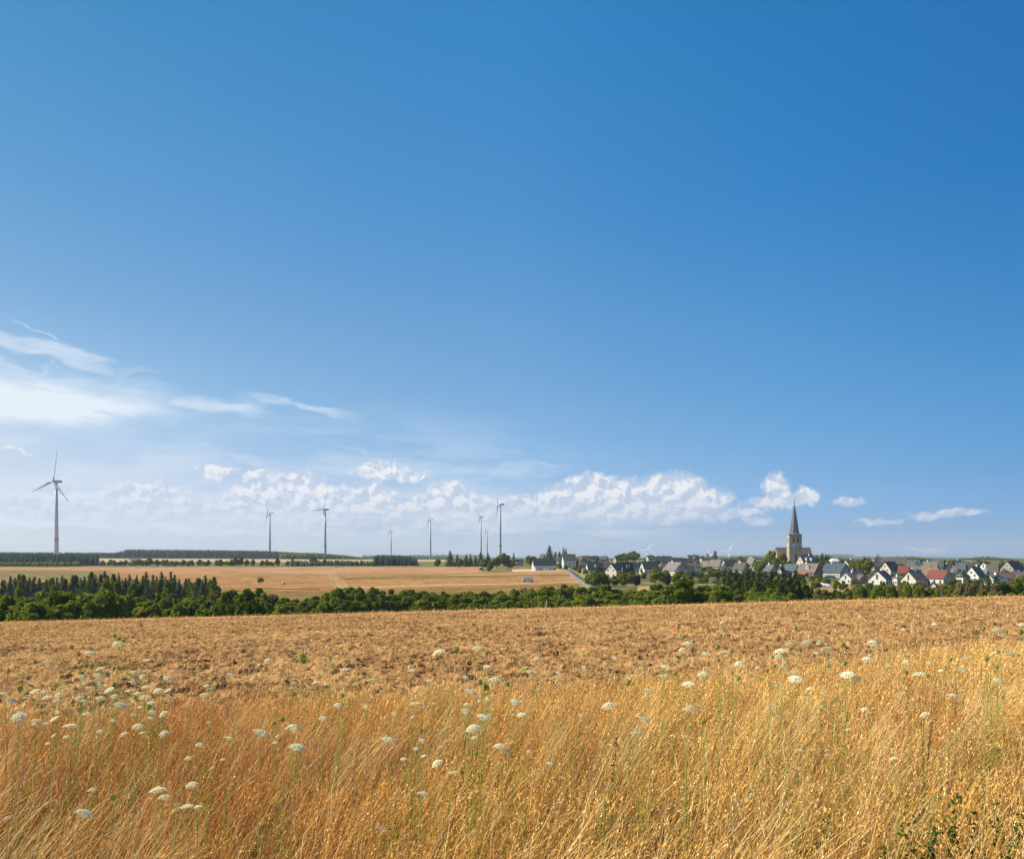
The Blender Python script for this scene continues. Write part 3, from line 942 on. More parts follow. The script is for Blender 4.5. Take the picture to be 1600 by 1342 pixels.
# village trees: kind, px, top row, foot row, width, label
VT = [('fatspruce', 858.5, 851.5, 880, 17, 'very big dense spruce above the long dark roof'), ('sprdark', 868, 861, 878, 7, 'narrow conifer tucked right of the very big spruce'), ('sprdark', 874, 861, 876, 9, 'dark bushy conifer left of the two thin village spruces'),
      ('spruce', 880.5, 854, 875, 6, 'left one of two thin tall spruces behind the pale two-storey house'), ('spruce', 884.3, 855, 875, 5, 'right one of two thin tall spruces behind the pale two-storey house'),
      ('tallmid', 829, 866, 886, 20, 'round tree left of the long dark roofed house'), ('spruce', 802.5, 862.5, 884, 7, 'slender spruce left of the low brown roof'), ('tallmid', 787, 864, 888, 20, 'rounded tree at the foot of the tall turbine'),
      ('tallmid', 776, 868, 890, 16, 'green tree left of the rounded tree at the tall turbine'), ('dark', 766, 876, 892, 14, 'dark bush beside the parked tractor'), ('mid', 795, 874, 888, 14, 'small green tree left of the slender spruce'),
      ('mid', 683.5, 873, 884.5, 15, 'low round tree right of the fifth turbine'), ('fatspruce', 703.5, 859.5, 885, 15, 'tall dense conifer at the left end of the midfield group'), ('spruce', 714.5, 865.5, 885, 9, 'second conifer of the midfield group'),
      ('dark', 719, 872, 886, 12, 'round bush under the second midfield conifer'), ('sprdark', 728.5, 866, 885, 8, 'third conifer of the midfield group'), ('sprdark', 735.5, 864.5, 885, 6, 'thin conifer of the midfield group'), ('spruce', 743, 867, 885, 9, 'small conifer left of the turbine pair'),
      ('fatspruce', 751, 861, 885, 12, 'conifer in front of the left turbine of the pair'), ('sprdark', 762.5, 864, 886, 10, 'conifer in front of the right turbine of the pair'), ('mid', 755, 872, 886, 15, 'light green bush in front of the conifers at the turbine pair'),
      ('yellow', 873, 878.5, 891, 10, 'yellow-green tree at the right end of the long dark roofed house'), ('mid', 884, 882, 890, 7, 'small tree in front of the pale two-storey house'), ('lime', 898, 883.5, 893, 10, 'bright green hedge tree right of the road'),
      ('mid', 905, 884, 895, 10, 'green bush beneath the pinkish gable'), ('tallmid', 974, 864.5, 880, 24, 'large round green tree behind the village, left half'), ('tallmid', 990, 861, 880, 24, 'large round green tree behind the village, right half'),
      ('yellow', 1024, 886, 911, 26, 'large yellow-green garden tree with dense crown'), ('mid', 1040, 890, 908, 18, 'green tree just right of the yellow-green garden tree'), ('purple', 995, 894.5, 915, 14, 'dark purple-leaved tree left of the yellow-green tree'),
      ('purple', 1042.5, 893.5, 914, 11, 'dark purple-leaved tree right of the yellow-green tree'), ('mid', 986, 892, 906, 14, 'green tree left of the first purple tree'), ('mid', 1055, 896, 910, 18, 'bushy green tree below the wide beige gable'),
      ('tallmid', 1114, 886, 906, 20, 'round dark green tree below the pink-roofed gable'), ('dark', 1122, 888, 905, 14, 'dark tree pressed against the round one below the pink roof'), ('lime', 1098, 883, 900, 7, 'slim yellow-green poplar between two gabled houses'),
      ('dark', 1095, 900, 911, 10, 'dark round garden bush beside the dry lawn'), ('mid', 1078, 898, 912, 15, 'brownish green tree below the dormer house'), ('mid', 1104, 900, 911, 8, 'small round light bush beside the dry lawn'),
      ('mid', 930, 892, 916, 22, 'leafy tree below the dark big-roofed white house'), ('dark', 944, 896, 916, 18, 'dark round tree below the cream gable'), ('mid', 918, 896, 914, 14, 'bright bush beside the road'), ('dark', 960, 899, 915, 18, 'brown-green bush in front of the cream gable'),
      ('dark', 976, 900, 915, 14, 'dark bush right of the cream gable house'), ('brown', 1117, 860, 874, 9, 'ragged tree in front of a distant turbine blade'), ('brown', 1106, 864, 874, 6, 'thin small tree left of the ragged tree'), ('dark', 1091, 866.5, 874, 7, 'small dark tree behind the dormer roof, left'), ('dark', 1098, 867.5, 874, 6, 'small dark tree behind the dormer roof, right'),
      ('brown', 1156, 869, 884, 13, 'brownish tree before the blue hills'), ('yellow', 1205.5, 857, 890.5, 20, 'tall yellow-green tree left of the church'), ('yellow', 1220, 861, 891.5, 26, 'broad yellow-green tree touching the church tower'), ('tallmid', 1196, 873, 893, 22, 'round grey-green tree below the tall yellow-green one'),
      ('dark', 1213, 872, 894, 20, 'dark round tree in front of the church trees'), ('dark', 1234, 875, 893, 12, 'dark tree at the foot of the church tower'), ('dark', 1246, 881, 894, 9, 'small dark tree right below the church tower'), ('mid', 1184, 876, 894, 14, 'loose green tree above the village conifers'),
      ('fatspruce', 1284.5, 863, 884, 13, 'dense dark conifer right of the church'), ('sprdark', 1291, 866, 884, 7, 'conifer touching the dense dark one right of church'), ('spruce', 1295, 865, 880, 5, 'thin small spruce left of the white hall'), ('brown', 1284, 876, 892, 15, 'grey-green bush tree below the dark conifer'),
      ('mid', 1295, 879, 890, 8, 'light green bush left of the blue-grey roof'), ('dark', 1276, 867, 884, 8, 'small tree close to the right end of the church roof'), ('tallmid', 1337, 873, 896, 18, 'large dark green tree, left part, behind the bungalow'), ('tallmid', 1350, 871.5, 897, 26, 'large dark green tree, right part, behind the bungalow'),
      ('sprdark', 1350, 868.5, 882, 6, 'small conifer top above the large green tree, left'), ('sprdark', 1358, 869, 882, 5, 'small conifer top above the large green tree, right'), ('wispy', 1371.5, 865, 880, 13, 'pale brownish sparse tree above the village roofs'), ('lime', 1353, 890, 900, 8, 'yellow-green tree between bungalow and white gable'),
      ('yellow', 1332, 904, 916, 9, 'yellow shrub in front of the bungalow'), ('mid', 1565, 874.5, 888, 10, 'green tree above the mauve gable house'), ('dark', 1540, 875.5, 886, 11, 'dark tree behind the roofs right of the white gable'), ('dark', 1528, 876, 886, 6, 'small dark tree behind the roofs'), ('dark', 1476, 874.5, 884, 10, 'dark tree behind the pink-cream gable'),
      ('brown', 1491, 900, 914, 10, 'bush beside the red-roofed house'), ('dark', 1447, 903, 916, 12, 'dark bush between cream house and red-roofed house'), ('mid', 1268, 898, 908, 10, 'green bush below the brown chalet'), ('dark', 1283, 900, 909, 12, 'dark bush by the covered car'),
      ('mid', 1291, 902, 914, 16, 'leafy bush above the white tarpaulin'), ('mid', 1275, 907, 920, 18, 'rounded green bush left of the white tarpaulin'), ('mid', 1305, 906, 921, 10, 'bush right of the white tarpaulin'), ('dark', 1318, 907, 922, 14, 'dark bush left of the bungalow garden'),
      ('brown', 1185, 887, 905, 8, 'reddish brown shrub in the conifer group'), ('dark', 1440, 873, 880, 8, 'small dark treetop on the village skyline'), ('dark', 1450, 874, 881, 9, 'broad dark treetop on the village skyline'),
      ('mid', 407, 901, 911, 9.5, 'lone round bush on the tan field')]
for k_, px, tp, bp, w, lb in VT:
    D = dist_for(px, bp)
    tree(k_, px, D, tp, w, lb, None if 'lone' in lb else 'village and garden trees', name=('garden_bush' if ('bush' in lb or 'shrub' in lb) else None), cat='bush' if ('bush' in lb or 'shrub' in lb) else 'tree')
# dark conifer group under the church
CG = [(1131, 893, 14), (1140, 890, 14), (1150, 889, 15), (1160, 892, 14), (1168, 888, 14), (1177, 890, 14), (1187, 893, 15), (1197, 891, 15), (1206, 893, 14), (1216, 896, 13), (1225, 894, 14), (1234, 891, 14), (1243, 889, 15), (1250, 896, 12), (1256, 899, 12)]
labs = ordinal_labels([c[0] for c in CG], 'tall dark conifer,', 'dense group below the church')
for (px, tp, w), lb in zip(CG, labs):
    tree(tr_rng.choice(['sprdark', 'spruce', 'sprdark']), px, 245 + tr_rng.uniform(-16, 16), tp, w * 1.6, lb, 'conifers of the dense group below the church')
xs = [1136 + i * 15 for i in range(9)]
for q, lb in zip(xs, ordinal_labels(xs, 'dark leafy tree,', 'foot of conifer group')):
    tree('dark', q, 232, 905 + tr_rng.uniform(-3, 3), 20, lb, 'leafy trees at the foot of the conifer group')
# hedges beyond the long field
xs = [162 + i * 8.3 + rng_.uniform(-3, 3) for i in range(29)]
for q, lb in zip(xs, ordinal_labels(xs, 'green hedge tree,', 'far left hedge')):
    tall = 869.5 if (228 < q < 244) or (367 < q < 382) else 874.5
    tree(rng_.choice(['dark', 'mid']), q, 880 + rng_.uniform(-15, 15), tall + rng_.uniform(-1.5, 2), rng_.uniform(9, 14), lb, 'trees of the far left hedge', name='hedge_tree')
xs = [410, 417, 424, 433, 449, 457, 468, 489, 493, 507]
for q, tp, lb in zip(xs, [875, 874, 877, 871, 876, 871.5, 876, 868, 871, 872], ordinal_labels(xs, 'small tree,', 'broken far hedge')):
    tree(rng_.choice(['dark', 'mid']), q, 870, tp, rng_.uniform(7, 12), lb, 'trees of the broken hedge beyond the field', name='hedge_tree')


# forests too far to count: one mass each
def forest(name, px0, px1, D0, D1, step, h, seed, mat, label, hprof=None, conif=True, n=5):
    rng = np.random.default_rng(seed)
    V, Q, Tn = [], [], []
    off = 0
    y = D0
    while y < D1:
        x0 = (px0 - 800) / F * y; x1 = (px1 - 800) / F * y
        x = x0
        while x < x1:
            xx = x + rng.uniform(-.4, .4) * step; yy = y + rng.uniform(-.4, .4) * step
            px = 800 + F * xx / yy
            hh = h * rng.uniform(.82, 1.12) * (hprof(px) if hprof else 1)
            z0 = gz1(xx, yy)
            r = step * rng.uniform(.55, .8)
            tl = 7 if conif else 4
            for k in range(tl):
                t = k / tl
                if conif:
                    za = z0 + hh * (0.05 + 0.95 * t); zb = za + hh * 1.9 / tl; ra = r * (1 - t) ** .8 * rng.uniform(.85, 1.1)
                else:
                    za = z0 + hh * (0.75 * t); zb = za + hh * .45; ra = r * (1 - abs(t - .45)) * 1.1
                zb = min(zb, z0 + hh)
                a0 = rng.uniform(0, 6.28)
                ring = [(xx + ra * math.cos(a0 + j * 2 * math.pi / n) * rng.uniform(.7, 1.2), yy + ra * math.sin(a0 + j * 2 * math.pi / n) * rng.uniform(.7, 1.2), za - rng.uniform(0, .04) * hh) for j in range(n)]
                V.extend(ring); V.append((xx, yy, zb))
                for j in range(n):
                    Q.append((off + j, off + (j + 1) % n, off + n))
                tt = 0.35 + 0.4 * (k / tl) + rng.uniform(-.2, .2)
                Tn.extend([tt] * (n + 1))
                off += n + 1
            x += step
        y += step
    tone = np.array(Tn)
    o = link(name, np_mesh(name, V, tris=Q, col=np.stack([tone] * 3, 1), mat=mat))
    tag(o, label, 'forest', kind='stuff')
    return o


forest('spruce_wood', -60, 153, 905, 985, 3.6, 13.0, 1, FOL['far'], 'dark block of spruce wood at the left edge below the nearest turbine', lambda p: 1.0 if p < 120 else 0.95)
forest('bushy_wood_edge', -40, 128, 880, 900, 5, 5.0, 2, FOL['dark'], 'low leafy edge of the dark spruce block at the left', None, False, 7)
forest('ridge_forest', 172, 500, 1750, 1850, 4.4, 19, 3, FOL['far'], 'long dark spruce forest on the left ridge', lambda p: float(np.interp(p, [172, 200, 420, 500], [.45, 1, .9, .55])))
forest('ridge_forest', -60, 180, 1750, 1830, 6.0, 12, 4, FOL['far'], 'thin far forest line behind the nearest turbine')
forest('ridge_forest', 440, 570, 1700, 1780, 6.5, 14, 5, FOL['dark'], 'far leafy wood sloping down right of the third turbine', lambda p: float(np.interp(p, [440, 490, 540, 570], [.9, .95, .6, .2])), False, 7)
forest('dark_plantation', 586.5, 652, 870, 930, 3.4, 11.5, 6, FOL['far'], 'dark flat-topped conifer plantation right of the hunting hide', lambda p: float(np.interp(p, [586, 600, 640, 652], [1, 1, .9, .55])))
forest('low_plantation', 455, 585, 860, 880, 3.4, 6.0, 7, FOL['spruce'], 'low young conifer plantation around the hunting hide')
forest('far_wood', 570, 700, 3200, 3300, 14, 14, 8, FOL['spruce'], 'faint far wood right of the fourth turbine', None, False, 6)
forest('far_wood', 640, 760, 7800, 8000, 45, 22, 9, FOL['spruce'], 'bluish wooded hill behind the fifth turbine', None, False, 6)
forest('far_wood', 1100, 1330, 7800, 8000, 45, 20, 10, FOL['spruce'], 'blue wooded hill on the horizon left of the church', None, False, 6)
forest('far_wood', 900, 1600, 2300, 2360, 16, 9, 12, FOL['dark'], 'far dark woods behind the village roofs', lambda p: .6 + .5 * math.sin(p * .05), False, 6)

# ------------------------------------------------------------------ wind turbines
M_turb = surf('turbine_backlit_white', (0.42, 0.45, 0.47), 0.5, 0.03, 0.05)  # white paint darkened: the backlit silhouette is put into the colour
M_blade = surf('blade_backlit_grey', (0.34, 0.37, 0.42), 0.4, 0.02, 0.05)  # blades darkened the same way, backlight shade painted in
M_turbw = surf('turbine_bright_white', (0.85, 0.85, 0.85), 0.5, 0.02, 0.05)
M_tred = surf('turbine_red', (0.50, 0.06, 0.06), 0.5, 0.05, 0.2)


def blade_mesh(R, red=True):
    """one blade pointing up from the hub: twisted, tapered aerofoil"""
    V, Q = [], []
    st = [(0.02, .030, .030, 80), (0.07, .030, .028, 70), (0.18, .068, .018, 30), (0.35, .052, .011, 16), (0.6, .036, .007, 8), (0.85, .021, .004, 3), (0.97, .012, .003, 1), (1.0, .003, .002, 0)]
    m = 8
    for t, ch, th, tw in st:
        a = math.radians(tw)
        for j in range(m):
            q = 2 * math.pi * j / m
            u = (math.cos(q) * .5 + (.18 if t > .1 else 0)) * ch * R * 1.35
            v = math.sin(q) * .5 * th * R * 1.5
            V.append((u * math.cos(a) - v * math.sin(a), -(u * math.sin(a) + v * math.cos(a)) - 0.03 * R * t * t, t * R))
    for k in range(len(st) - 1):
        for j in range(m):
            Q.append((k * m + j, k * m + (j + 1) % m, (k + 1) * m + (j + 1) % m, (k + 1) * m + j))
    me = bpy.data.meshes.new('blade')
    me.from_pydata(V, [], Q)
    me.materials.append(M_blade); me.materials.append(M_tred)
    for i, p in enumerate(me.polygons):
        p.use_smooth = True
        if red and i // m == 5: p.material_index = 1
    return me


def turbine(px, D, hub_py, R, phi, yaw_deg, label, band=True, group='wind turbines on the skyline'):
    """yaw: 0 faces the viewer, 90 faces left"""
    p = at(px, D)
    hz_ = hgt(hub_py, D)
    H = hz_ - p.z
    e = empty('wind_turbine', p)
    k = R / 60.0
    mb = MB()
    n = 18
    mb.lathe([(4.3 * k, -1), (4.0 * k, H * .12), (3.3 * k, H * .5), (2.2 * k, H - 3 * k)], n)
    mt_ = M_turb if D < 5000 else M_turbw
    tw = mb.build('tower', mt_, e, True)
    if band:
        zb = H * .235
        rb = 3.95 * k
        b = MB().lathe([(rb, zb), (rb - .05, zb + 3.2 * k)], n).build('red_band', M_tred, tw, True)
    a = math.radians(yaw_deg) + math.atan((px - 800) / F)      # yaw as seen along the line of sight
    f = Vector((-math.sin(a), -math.cos(a), 0))     # rotor looks this way
    r_ = Vector((-f.y, f.x, 0))
    rot = Matrix((( r_.x, -f.x, 0), (r_.y, -f.y, 0), (0, 0, 1))).to_4x4()   # local x across, local -y forward
    nac = MB()
    prof_ = [(-4.5, 1.5, 1.6), (-3.5, 2.1, 2.2), (2, 2.2, 2.4), (9, 2.0, 2.2), (11, 1.3, 1.6)]
    pts, fs = [], []
    for y_, w_, h_ in prof_:
        for sx, sz in ((-1, -.8), (-.8, -1), (.8, -1), (1, -.8), (1, .8), (.8, 1), (-.8, 1), (-1, .8)):
            pts.append((sx * w_ * k, y_ * k, sz * h_ * k))
    for i in range(len(prof_) - 1):
        for j in range(8):
            fs.append((i * 8 + j, (i + 1) * 8 + j, (i + 1) * 8 + (j + 1) % 8, i * 8 + (j + 1) % 8))
    fs += [tuple(range(8)), tuple(range(len(prof_) * 8 - 1, len(prof_) * 8 - 9, -1))]
    nac.poly(pts, fs)
    no = nac.build('nacelle', M_turb, e)
    no.matrix_local = Matrix.Translation((0, 0, H)) @ rot
    if band:
        s = MB().box(-2.28 * k, 2.28 * k, 3.0 * k, 8.4 * k, -.7 * k, .9 * k).build('red_stripe', M_tred, no)
    hub = MB().lathe([(2.0 * k, 0), (2.1 * k, 1.6 * k), (1.7 * k, 3.2 * k), (0.5 * k, 4.4 * k)], 12).build('rotor_hub', M_turb, e, True)
    hub.matrix_local = Matrix.Translation((0, 0, H)) @ rot @ Matrix.Translation((0, -4.4 * k, 0)) @ Matrix.Rotation(math.radians(90), 4, 'X')
    me = blade_mesh(R * (1.25 if D > 5000 else 1), band)
    if D > 5000: me.materials[0] = M_turbw
    for i in range(3):
        b = link('blade', me, e)
        b.matrix_local = Matrix.Translation((0, 0, H)) @ rot @ Matrix.Translation((0, -6.2 * k, 0)) @ Matrix.Rotation(math.radians(-(phi + 120 * i)), 4, 'Y')
    tag(e, label, 'wind turbine', group)
    return e


TURB = [(88, 1500, 752, 60, -12, 54, 'nearest and largest wind turbine, at the left, red band low on its mast', True),
        (421.5, 2600, 801, 60, 28, 72, 'second wind turbine from the left, one blade pointing down left'),
        (508, 2200, 796, 60, -30, 62, 'third wind turbine from the left, one blade stretched out flat to the left'),
        (611, 3600, 829, 56, 28, 72, 'small far wind turbine, fourth from the left, above the plantation'),
        (672.5, 2900, 811, 55, 27, 74, 'fifth wind turbine from the left, standing alone right of the plantation'),
        (751.5, 2800, 807, 48, 40, 62, 'left one of the two close turbines left of the tall one'),
        (761, 3500, 829, 58, 27, 68, 'small turbine between the two taller ones above the conifers'),
        (781.5, 2150, 788, 58, 30, 76, 'tall wind turbine at the left end of the village'),
        (1011, 5400, 861, 52, -40, 35, 'tiny white wind turbine top behind the large round village tree'),
        (1021, 6200, 866, 46, 20, 60, 'tiny turbine head just peeping over the roofs left of centre village'),
        (1109, 5200, 866.5, 46, 28, 25, 'tiny turbine behind the ragged tree, one blade up left'),
        (1138.5, 5400, 862, 50, -35, 30, 'tiny white turbine with two blades up, above the village roofs')]
for t in TURB:
    turbine(t[0], t[1], t[2], t[3], t[4], t[5], t[6], band=t[1] < 3000)

# ------------------------------------------------------------------ houses
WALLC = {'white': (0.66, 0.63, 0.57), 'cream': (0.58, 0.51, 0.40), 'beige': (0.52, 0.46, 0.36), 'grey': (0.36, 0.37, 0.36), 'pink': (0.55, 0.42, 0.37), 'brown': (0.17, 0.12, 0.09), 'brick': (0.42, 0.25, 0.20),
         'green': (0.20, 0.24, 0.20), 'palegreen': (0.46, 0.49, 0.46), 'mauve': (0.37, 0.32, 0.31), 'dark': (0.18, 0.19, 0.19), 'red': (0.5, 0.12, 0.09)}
ROOFC = {'slate': (0.036, 0.046, 0.048), 'dark': (0.045, 0.06, 0.07), 'grey': (0.088, 0.094, 0.088), 'greybrown': (0.105, 0.092, 0.078), 'brown': (0.14, 0.085, 0.065), 'pinkbrown': (0.165, 0.115, 0.095), 'pinkgrey': (0.19, 0.158, 0.142),
         'light': (0.20, 0.195, 0.175), 'red': (0.20, 0.052, 0.040), 'bluegrey': (0.085, 0.11, 0.125), 'blue': (0.045, 0.075, 0.10), 'white': (0.68, 0.68, 0.68), 'green': (0.07, 0.10, 0.085), 'rust': (0.27, 0.18, 0.11)}
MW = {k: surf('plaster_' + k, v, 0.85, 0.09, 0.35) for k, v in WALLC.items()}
MR = {k: surf('roof_' + k, v, 0.65, 0.2, 0.9, stretch=(1, 1, 4)) for k, v in ROOFC.items()}
M_glass = surf('window_glass', (0.04, 0.05, 0.06), 0.12, 0.1, 1.0, spec=0.5)
M_frame = surf('white_frame', (0.72, 0.72, 0.70), 0.5, 0.02, 1.0)
M_door = surf('door_wood', (0.13, 0.08, 0.05), 0.6, 0.1, 2.0)
M_awn = surf('awning_cloth', (0.26, 0.06, 0.08), 0.8, 0.05, 1.0)
M_stone = surf('sandstone', (0.40, 0.33, 0.225), 0.9, 0.14, 0.9, bump=0.3)
M_brick = surf('chimney_brick', (0.22, 0.13, 0.10), 0.9, 0.15, 2.0)
WIN = MB().box(-.55, .55, -.05, .04, -.65, .65).mesh('window', M_glass)
WINF = MB().box(-.68, .68, -.035, .03, -.78, -.65).box(-.68, .68, -.035, .03, .65, .78).box(-.68, -.55, -.035, .03, -.65, .65).box(.55, .68, -.035, .03, -.65, .65).mesh('frame', M_frame)
WIDE = MB().box(-1.2, 1.2, -.05, .04, -.6, .6).mesh('window', M_glass)
DOOR = MB().box(-.55, .55, -.06, .04, 0, 2.1).mesh('door', M_door)
SKYL = MB().box(-.5, .5, -.6, .6, 0, .12).mesh('skylight', M_glass)
BOXES = []


def put_child(name, me, parent, mat4):
    o = link(name, me, parent)
    o.matrix_local = mat4
    return o


FOOT = []


def house(xL, xR, top, base, g_, side, wall, roof, label, eave=0.52, pitch_hip=False, ext=(), name='house'):
    px = (xL + xR) / 2
    D = dist_for(px, base)
    m = D / F
    Wt = (xR - xL) * m
    gw = max(g_, 0.06) * Wt
    if g_ >= 0.85:
        th = math.radians(72); W = Wt / (math.sin(th) + .35); L = 9.0
        L = max(8.0, (Wt - W * math.sin(th)) / math.cos(th)) if Wt > W else 9.0
    else:
        Wd = min(max(min(9.5, Wt * .8), gw * 1.08), 16)
        th = math.asin(min(max(gw / Wd, 0.12), 0.92))
        W = gw / math.sin(th)
        L = max(min(6.5, Wt * .8), (Wt - gw) / math.cos(th))
    sgn = 1 if side == 'L' else -1
    p = at(px, D)
    back = (L * math.sin(th) + W * math.cos(th)) * 0.5
    c = Vector(((px - 800) / F * (D + back), D + back, 0))
    c.z = gz1(c.x, c.y) if False else p.z
    H = hgt(top, D + back * .6) - p.z
    H = max(H, 2.2)
    He = H * eave
    e = empty(name, c, sgn * th)
    # local x = ridge; for side L the left end (-x) comes nearest
    hw, hl = W / 2, L / 2
    foot = -2.5
    mb = MB()
    if pitch_hip:
        mb.box(-hl, hl, -hw, hw, foot, He)
    else:
        hr = H - .22
        pts = [(-hl, -hw, foot), (-hl, hw, foot), (-hl, hw, He), (-hl, 0, hr), (-hl, -hw, He), (hl, -hw, foot), (hl, hw, foot), (hl, hw, He), (hl, 0, hr), (hl, -hw, He)]
        mb.poly(pts, [(0, 4, 3, 2, 1), (5, 6, 7, 8, 9), (0, 5, 9, 4), (1, 2, 7, 6), (4, 9, 8, 3), (3, 8, 7, 2)])
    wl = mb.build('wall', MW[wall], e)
    ov, t = 0.45, 0.24
    rb = MB()
    if pitch_hip:
        x0, y0, rl = hl + ov, hw + ov, max(hl - hw * .8, .1)
        pts = [(-x0, -y0, He), (x0, -y0, He), (x0, y0, He), (-x0, y0, He), (-rl, 0, H), (rl, 0, H), (-x0, -y0, He + .2), (x0, -y0, He + .2), (x0, y0, He + .2), (-x0, y0, He + .2)]
        rb.poly(pts, [(0, 3, 2, 1), (0, 1, 7, 6), (1, 2, 8, 7), (2, 3, 9, 8), (3, 0, 6, 9), (6, 7, 5, 4), (7, 8, 5), (8, 9, 4, 5), (9, 6, 4)])
    else:
        sl = (H - He) / hw
        for s in (-1, 1):
            yo = hw + ov; zo = He - ov * sl
            pts = [(-hl - ov, s * yo, zo), (hl + ov, s * yo, zo), (hl + ov, 0, H), (-hl - ov, 0, H), (-hl - ov, s * yo, zo - t), (hl + ov, s * yo, zo - t), (hl + ov, 0, H - t), (-hl - ov, 0, H - t)]
            rb.poly(pts, [(0, 1, 2, 3), (7, 6, 5, 4), (0, 4, 5, 1), (1, 5, 6, 2), (3, 7, 4, 0)])
    ro = rb.build('roof', MR[roof], e)
    rr = random.Random(int(px * 7))
    if H > 5 and roof != 'white':
        cx = rr.uniform(-.5, .5) * hl
        MB().box(cx - .45, cx + .45, -.4, .4, H - .9, H + 1.0).build('chimney', M_brick if rr.random() < .6 else M_frame, ro)
    # windows on the face towards the viewer (local -y) and on the nearer gable
    ny = Vector((0, -1, 0))
    fl = [1.6] if He < 4.2 else [1.5, 4.2]
    nwin = max(1, int(L / 3.3))
    di = rr.randrange(nwin)
    for zf in fl:
        if zf > He - .7: continue
        for i in range(nwin):
            x = -hl + L * (i + .5) / nwin
            if zf == fl[0] and i == di and nwin > 1:
                put_child('door', DOOR, e, Matrix.Translation((x, -hw - .03, 0)))
                continue
            w_ = put_child('window', WIN, e, Matrix.Translation((x, -hw - .02, min(zf, He - .9))))
            link('frame', WINF, w_)
    gx = -hl - .02 if side == 'L' else hl + .02
    R = Matrix.Rotation(math.radians(-90 if side == 'L' else 90), 4, 'Z')
    zs = [1.6, He * .5 + 2.2 if He > 4 else He + .4]
    for zi, zf in enumerate(zs):
        half = hw * (1 if zf < He else max(0, 1 - (zf + .9 - He) / max(H - He, .1)))
        ys = [-hw * .45, hw * .45] if half > hw * .75 else [0.0]
        if zf > H - 1.6: continue
        for y in ys:
            if abs(y) + .7 > half: continue
            w_ = put_child('window', WIN, e, Matrix.Translation((gx, y, zf)) @ R)
            link('frame', WINF, w_)
    if 'attic' in ext or (H - He > 3.4 and not pitch_hip):
        w_ = put_child('window', WIN, e, Matrix.Translation((gx, 0, He + (H - He) * .38)) @ R)
        link('frame', WINF, w_)
    if not pitch_hip:
        sl = math.atan((H - He) / hw)
        for n_, k_ in (('skylights', 2), ('skylight', 1)):
            if n_ in ext:
                for i in range(k_):
                    x = (-.25 + .4 * i) * L
                    put_child('skylight', SKYL, ro, Matrix.Translation((x, -hw * .5, He + (H - He) * .5 + .05)) @ Matrix.Rotation(sl, 4, 'X'))
                break
        if 'dormer' in ext or 'dormers' in ext:
            for x in ([0.05 * L] if 'dormer' in ext else [-.2 * L, .15 * L]):
                dw = 1.1
                zb = He + (H - He) * .30; zt = He + (H - He) * .74
                yb = -hw * .78
                d = MB()
                pts = [(x - dw, yb, zb), (x + dw, yb, zb), (x + dw, yb, zt - .5), (x, yb, zt), (x - dw, yb, zt - .5), (x - dw, 0, zb), (x + dw, 0, zb), (x + dw, 0, zt - .5), (x, 0, zt), (x - dw, 0, zt - .5)]
                d.poly(pts, [(0, 1, 2, 3, 4), (1, 6, 7, 2), (0, 4, 9, 5)])
                do = d.build('dormer', MW['white'] if wall != 'brown' else M_frame, ro)
                MB().poly([(x - dw - .2, yb - .2, zt - .55), (x, yb - .2, zt + .1), (x + dw + .2, yb - .2, zt - .55), (x - dw - .2, 0, zt - .55), (x, 0, zt + .1), (x + dw + .2, 0, zt - .55)], [(0, 1, 4, 3), (1, 2, 5, 4)]).build('dormer_roof', MR[roof], ro)
                put_child('window', WIN, ro, Matrix.Translation((x, yb - .03, (zb + zt - .4) / 2)))
    if 'awning' in ext:
        x0 = -hl + .3
        MB().poly([(x0, -hw, He - .4), (x0 + 4.2, -hw, He - .4), (x0 + 4.2, -hw - 1.8, He - .8), (x0, -hw - 1.8, He - .8), (x0, -hw, He - .55), (x0 + 4.2, -hw, He - .55), (x0 + 4.2, -hw - 1.8, He - 1.0), (x0, -hw - 1.8, He - 1.0)],
                  [(0, 3, 2, 1), (4, 5, 6, 7), (3, 7, 6, 2), (0, 4, 7, 3), (1, 2, 6, 5)]).build('awning', M_awn, e)
        put_child('window', WIDE, e, Matrix.Translation((x0 + 2.5, -hw - .05, 1.6)))
    if 'balcony' in ext:
        zb = min(He - .4, 3.4)
        if side == 'R':
            MB().box(hl, hl + 1.7, -hw * .8, hw * .8, zb - .25, zb).box(hl + 1.6, hl + 1.7, -hw * .8, hw * .8, zb, zb + 1.0).build('balcony', M_frame, e)
        else:
            MB().box(-hl * .8, hl * .8, -hw - 1.7, -hw, zb - .25, zb).box(-hl * .8, hl * .8, -hw - 1.7, -hw - 1.6, zb, zb + 1.0).build('balcony', M_frame, e)
    if 'redbalcony' in ext:
        MB().box(-hl * .7, hl * .2, -hw - 1.6, -hw, 2.5, 3.6).build('balcony', MW['red'], e)
    if 'annex' in ext:
        MB().box(-hl - 3.4, -hl - .01, -hw * .9, hw * .2, foot, He * .8).build('annex', MW[wall], e)
    if 'garage' in ext:
        MB().box(-hl + .3, -hl + 6.3, -hw - 5.5, -hw - .01, foot, 2.7).build('garage', MW['grey'], e)
